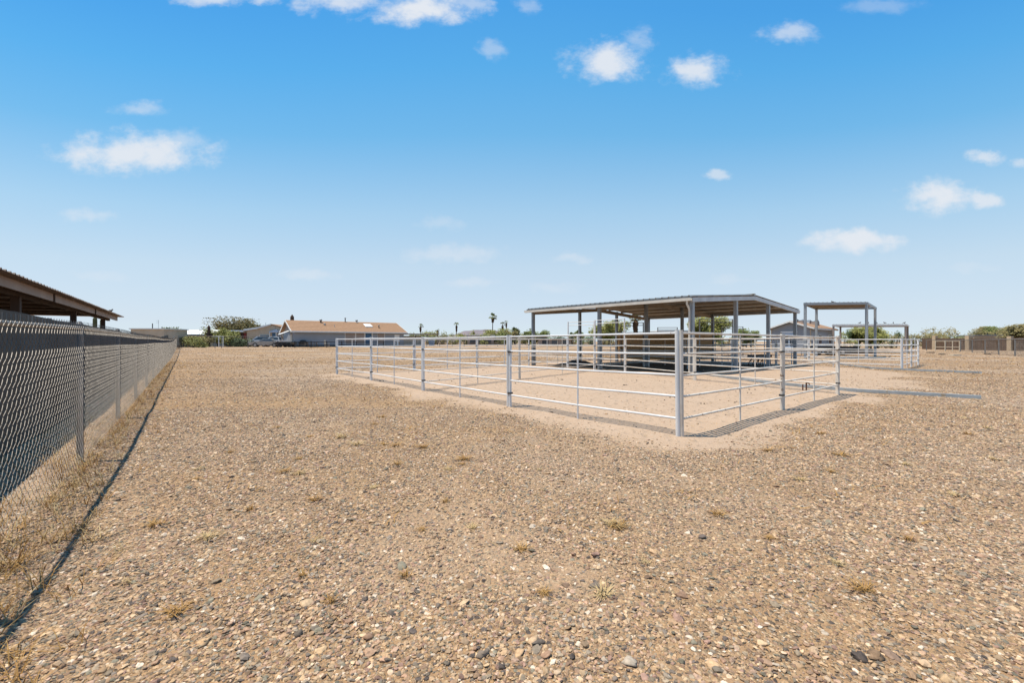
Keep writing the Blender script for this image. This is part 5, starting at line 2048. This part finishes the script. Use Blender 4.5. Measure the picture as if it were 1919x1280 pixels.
# hill on the skyline
hb = MB()
D_H = 2600.0
prof = [(805, 634), (830, 629), (850, 625), (870, 619.5), (885, 617.5), (900, 615.5), (912, 614.6), (925, 615.2), (938, 618), (950, 621.5), (965, 625), (985, 629), (1010, 634)]
xs_ = np.linspace(800, 1015, 60)
hs_ = np.interp(xs_, [p[0] for p in prof], [Z(p[1], D_H) for p in prof])
vs, fs = [], []
ND = 14
for j in range(ND):
    t = j / (ND - 1)
    prof_t = math.sin(math.pi * min(1, t * 1.0)) ** .8
    for i, px in enumerate(xs_):
        d = D_H + (t - .5) * 900
        hgt = hs_[i] * prof_t
        x = X(px, D_H)
        nzv = mnoise.fractal(Vector((x * .006, d * .006, 0)), .9, 2.1, 5)
        vs.append((x, d, -8 + max(0, hgt) * (1 + .16 * nzv * (1 if t < .5 else .6))))
for j in range(ND - 1):
    for i in range(len(xs_) - 1):
        a_ = j * len(xs_) + i
        fs.append((a_, a_ + 1, a_ + len(xs_) + 1, a_ + len(xs_)))
hill = hb.add(vs, fs, False).build('hill', 'rock', None, (X(910, D_H), D_H, 0))
tag(hill, 'low purple-brown hill on the far skyline', None, None, 'structure')

# ------------------------------------------------------------------ small things by the house
GC = None
d = 66.5
x = X(613, d)
z = gz(x, d)
ch = thing('garden_chair', 'cream garden chair standing before the grey house wall', 'chair', (x, d, z))
MB().box((x, d, z + .38), (.55, .5, .06)).build('seat', 'cream', ch)
MB().obox((x - .32, d + .22, z + .36), (.1, .0, .0), (0, -.46, 0), (-.1, 0, .75)).build('backrest', 'cream', ch)
for sx in (-.24, .24):
    for sy in (-.2, .2):
        MB().post(x + sx, d + sy, z - .02, z + .36, .05).build('leg', 'cream', ch)
for sy in (-.27, .27):
    MB().box((x, d + sy, z + .58), (.6, .07, .04)).build('armrest', 'cream', ch)
d = 68.5
x = X(568, d)
z = gz(x, d)
gr = thing('barbecue_grill', 'dark covered barbecue standing before the long grey house', 'barbecue', (x, d, z))
MB().ell((x, d, z + .85), (.55, .35, .3), 12, 7).build('lid', 'black', gr)
MB().box((x, d, z + .68), (1.15, .6, .2)).build('firebox', 'black', gr)
for sx in (-.45, .45):
    for sy in (-.22, .22):
        MB().post(x + sx, d + sy, z - .02, z + .6, .05).build('leg', 'black', gr)
MB().box((x + .95, d, z + .72), (.6, .45, .05)).build('side_shelf', 'junk', gr)
d = 66.8
x = X(583, d)
z = gz(x, d)
tb_ = thing('picnic_table', 'dark picnic table among the yard clutter by the grey house', 'table', (x, d, z))
MB().box((x, d, z + .74), (1.9, .8, .06)).build('tabletop', 'junk', tb_)
for sy in (-.7, .7):
    MB().box((x, d + sy, z + .44), (1.9, .28, .05)).build('bench', 'junk', tb_)
for sx in (-.7, .7):
    MB().beam((x + sx, d - .75, z), (x + sx, d - .2, z + .71), .08, .06).build('leg', 'junk', tb_)
    MB().beam((x + sx, d + .75, z), (x + sx, d + .2, z + .71), .08, .06).build('leg', 'junk', tb_)
for (px, d, lb, sz, mm, cat, nm) in [(530, 66.5, 'black utility trailer with wheels behind the rail fence', (1.6, 1.2, .22), 'black', 'trailer', 'utility_trailer'),
                                     (546, 67.5, 'brown farm cart parked behind the black rail fence', (1.3, 1.0, .2), 'junk', 'cart', 'farm_cart')]:
    x = X(px, d)
    z = gz(x, d)
    u_ = thing(nm, lb, cat, (x, d, z))
    bb_ = MB()
    bb_.box((x, d, z + .55), (sz[0], sz[1], .1))
    bb_.build('bed', mm, u_)
    for sy in (-1, 1):
        MB().box((x, d + sy * sz[1] / 2, z + .6 + sz[2] / 2), (sz[0], .05, sz[2])).build('side_panel', mm, u_)
        w_ = MB().tube((x, d + sy * (sz[1] / 2 + .12) - .1, z + .33), (x, d + sy * (sz[1] / 2 + .12) + .1, z + .33), .33, 14).build('wheel', 'rubber', u_)
    MB().beam((x - sz[0] / 2, d, z + .5), (x - sz[0] / 2 - 1.1, d, z + .42), .08, .08).build('drawbar', 'black', u_)
# blue-topped yard bin behind the corral
d = 84
x = X(808, d)
z = gz(x, d)
bn = thing('water_cooler_bin', 'pale blue-grey bin with lid standing on the lot behind the corral', 'bin', (x, d, z))
MB().prism([(x - .45, d, z), (x + .45, d, z), (x + .55, d, z + 1.1), (x - .55, d, z + 1.1)], (0, .9, 0)).build('body', 'bluec', bn)
MB().prism([(x - .62, d - .05, z + 1.1), (x + .62, d - .05, z + 1.1), (x + .5, d - .05, z + 1.3), (x - .5, d - .05, z + 1.3)], (0, 1.0, 0)).build('lid', 'whitetrim', bn)
# brown debris heap at the far end of the fence
x, y = cf(-15.2)
hp_ = thing('brush_pile', 'tangled brown brush pile at the far end of the fence', 'brush', (x + .9, y - .6, gz(x, y)))
bz = MB()
for k in range(110):
    c = Vector((x + .9 + random.gauss(0, .45), y - .6 + random.gauss(0, .4), gz(x, y) + abs(random.gauss(0, .4))))
    e = Vector((random.uniform(-1, 1), random.uniform(-1, 1), random.uniform(-.3, .8))).normalized() * random.uniform(.2, .6)
    bz.tube(c, c + e, .022, 4, .008, caps=False)
bz.build('twigs', 'bark', hp_)

# ------------------------------------------------------------------ droppings in the pens
mb = MB()
rq = random.Random(77)
for k in range(34):
    t_, q_ = rq.random(), rq.random()
    x = K[0] + (L[0] - K[0]) * t_ * .95 + (RR[0] - K[0]) * q_
    y = K[1] + (L[1] - K[1]) * t_ * .95 + (RR[1] - K[1]) * q_
    for j in range(rq.choice((1, 1, 2, 5))):
        rr_ = rq.uniform(.010, .022)
        mb.ell((x + rq.gauss(0, .06), y + rq.gauss(0, .06), rz_(x, y) + rr_ * .5), (rr_ * 1.2, rr_, rr_ * .7), 7, 4, .6, k)
dr_ = mb.build('droppings', 'manure', None, (4, 12, 0))
tag(dr_, 'dark dried droppings scattered over the sand of the pens', 'droppings', None, 'stuff')

# ------------------------------------------------------------------ dry grass
def blades(mb, x, y, z, cnt, h, spread, rr_):
    for k in range(cnt):
        an = rr_.uniform(0, 6.283)
        o = Vector((x + rr_.gauss(0, spread * .25), y + rr_.gauss(0, spread * .25), z - .01))
        ln = h * rr_.uniform(.5, 1.15)
        d_ = Vector((math.cos(an), math.sin(an), rr_.uniform(.25, 1.6))).normalized()
        s_ = Vector((-math.sin(an), math.cos(an), 0)) * rr_.uniform(.0016, .0032)
        m_ = o + d_ * ln * .6
        t_ = o + d_ * ln + Vector((math.cos(an), math.sin(an), -.5)) * ln * .2
        mb.add([o - s_, o + s_, m_ + s_ * .8, m_ - s_ * .8], [(0, 1, 2, 3)])
        mb.add([m_ - s_ * .8, m_ + s_ * .8, t_], [(0, 1, 2)])


rr0 = random.Random(31)
tuft_meshes = []
for k in range(5):
    mb = MB()
    blades(mb, 0, 0, 0, 34 + 6 * k, .07 + .012 * k, .07, rr0)
    me = mb.mesh('dry_grass_tuft')
    me.materials.append(M['dry'] if k % 3 else M['drypale'])
    tuft_meshes.append(me)
tpx = [(700, 915), (835, 938), (790, 990), (1150, 985), (1162, 990), (595, 1012), (568, 1078), (1020, 1112), (1570, 1055), (290, 980), (240, 1090), (470, 955),
       (365, 900), (560, 890), (745, 872), (885, 985), (975, 1025), (1345, 965), (1500, 900), (1700, 1010), (1790, 930), (620, 1130), (330, 1150), (1128, 1118),
       (870, 860), (1010, 880), (430, 850), (520, 800), (640, 820), (1620, 1105), (1210, 1060), (760, 1075), (590, 940), (390, 1010), (1440, 1010), (1860, 860)]
for k in range(22):
    tpx.append((rr0.uniform(330, 1850), rr0.uniform(760, 900)))
for i, (px, py) in enumerate(tpx):
    x, y = G(px, py)
    if float(sandiness(x, y)) > .6:
        continue
    o = bpy.data.objects.new('dry_grass_tuft', tuft_meshes[i % 5])
    COL.objects.link(o)
    o.location = (x, y, rz_(x, y) + .008)
    s_ = rr0.uniform(.6, 1.2) * (1 if y < 5 else 1.4)
    o.scale = (s_, s_, s_ * rr0.uniform(.35, .75))
    o.rotation_euler = (0, 0, rr0.uniform(0, 6.28))
    tag(o, ['pale straw-coloured dry grass tuft growing in the open gravel', 'small rust-coloured dry grass tuft growing in the open gravel'][1 if (i % 5) % 3 else 0], 'dry grass', ['pale dry grass tufts on the gravel', 'rusty dry grass tufts on the gravel'][1 if (i % 5) % 3 else 0])

mb = MB()
mb2 = MB()
for k in range(900):
    u_ = 2.2 + 34 * rr0.random() ** 2.0
    n_ = rr0.gauss(-.92, .16) if rr0.random() < .75 else rr0.uniform(-1.7, -.3)
    if n_ < -1.8:
        continue
    x, y = uv(u_, n_)
    blades(mb if k % 3 else mb2, x, y, rz_(x, y), 12, rr0.uniform(.08, .26), .10, rr0)
fg = mb.build('fence_line_grass', 'dry', None, (*uv(5, -.9), 0))
tag(fg, 'rusty dry grass growing along the foot of the chain-link fence', 'dry grass', None, 'stuff')
fg = mb2.build('fence_line_straw', 'drypale', None, (*uv(5, -.9), 0))
tag(fg, 'pale straw stalks growing along the foot of the chain-link fence', 'dry grass', None, 'stuff')
# creeping dry weed mats in drifts over the gravel
mb = MB()
cand = 9000
yy = np.sqrt(rng.random(cand) * (42 ** 2 - 3.0 ** 2) + 3.0 ** 2)
xx = (rng.random(cand) * 2 - 1) * 1.25 * yy
dn = vnoise(xx, yy, .35, 41) * .5 + vnoise(xx, yy, 1.3, 42) * .5
okm = (dn > .60) & (sandiness(xx, yy) < .55) & (VX * xx + VY * yy > -1.0) & (UX * xx + UY * yy < 60)
for x, y in zip(xx[okm], yy[okm]):
    for q in range(5 if y < 12 else 3):
        an = rr0.uniform(0, 6.283)
        ln = rr0.uniform(.04, .13) * (1 if y < 10 else 1.6)
        o_ = Vector((x + rr0.gauss(0, .09), y + rr0.gauss(0, .09), rz_(x, y) + .012))
        d_ = Vector((math.cos(an), math.sin(an), rr0.uniform(.05, .6)))
        w_ = Vector((-math.sin(an), math.cos(an), .2)) * (.003 + .0005 * y)
        t_ = o_ + d_ * ln
        mb.add([o_ - w_, o_ + w_, t_], [(0, 1, 2)])
wm_ = mb.build('dry_weed_mats', 'dry', None, (0, 10, 0))
tag(wm_, 'rusty creeping dry weed mats drifting over the gravel', 'dry weeds', None, 'stuff')
# scattered straw litter on the open gravel
mb = MB()
for k in range(900):
    y = math.sqrt(rr0.random() * (13 ** 2 - 1.3 ** 2) + 1.3 ** 2)
    x = rr0.uniform(-1.25, 1.25) * y
    if VX * x + VY * y < -1.0:
        continue
    z = rz_(x, y) + .014
    an = rr0.uniform(0, 6.28)
    ln = rr0.uniform(.02, .09)
    d_ = Vector((math.cos(an), math.sin(an), rr0.uniform(-.05, .12))) * ln
    mb.tube((x, y, z), (x + d_.x, y + d_.y, z + d_.z), .0014 + .00015 * y, 3, caps=False)
sl_ = mb.build('straw_litter', 'drypale', None, (0, 5, 0))
tag(sl_, 'bits of straw littering the gravel', 'straw', None, 'stuff')
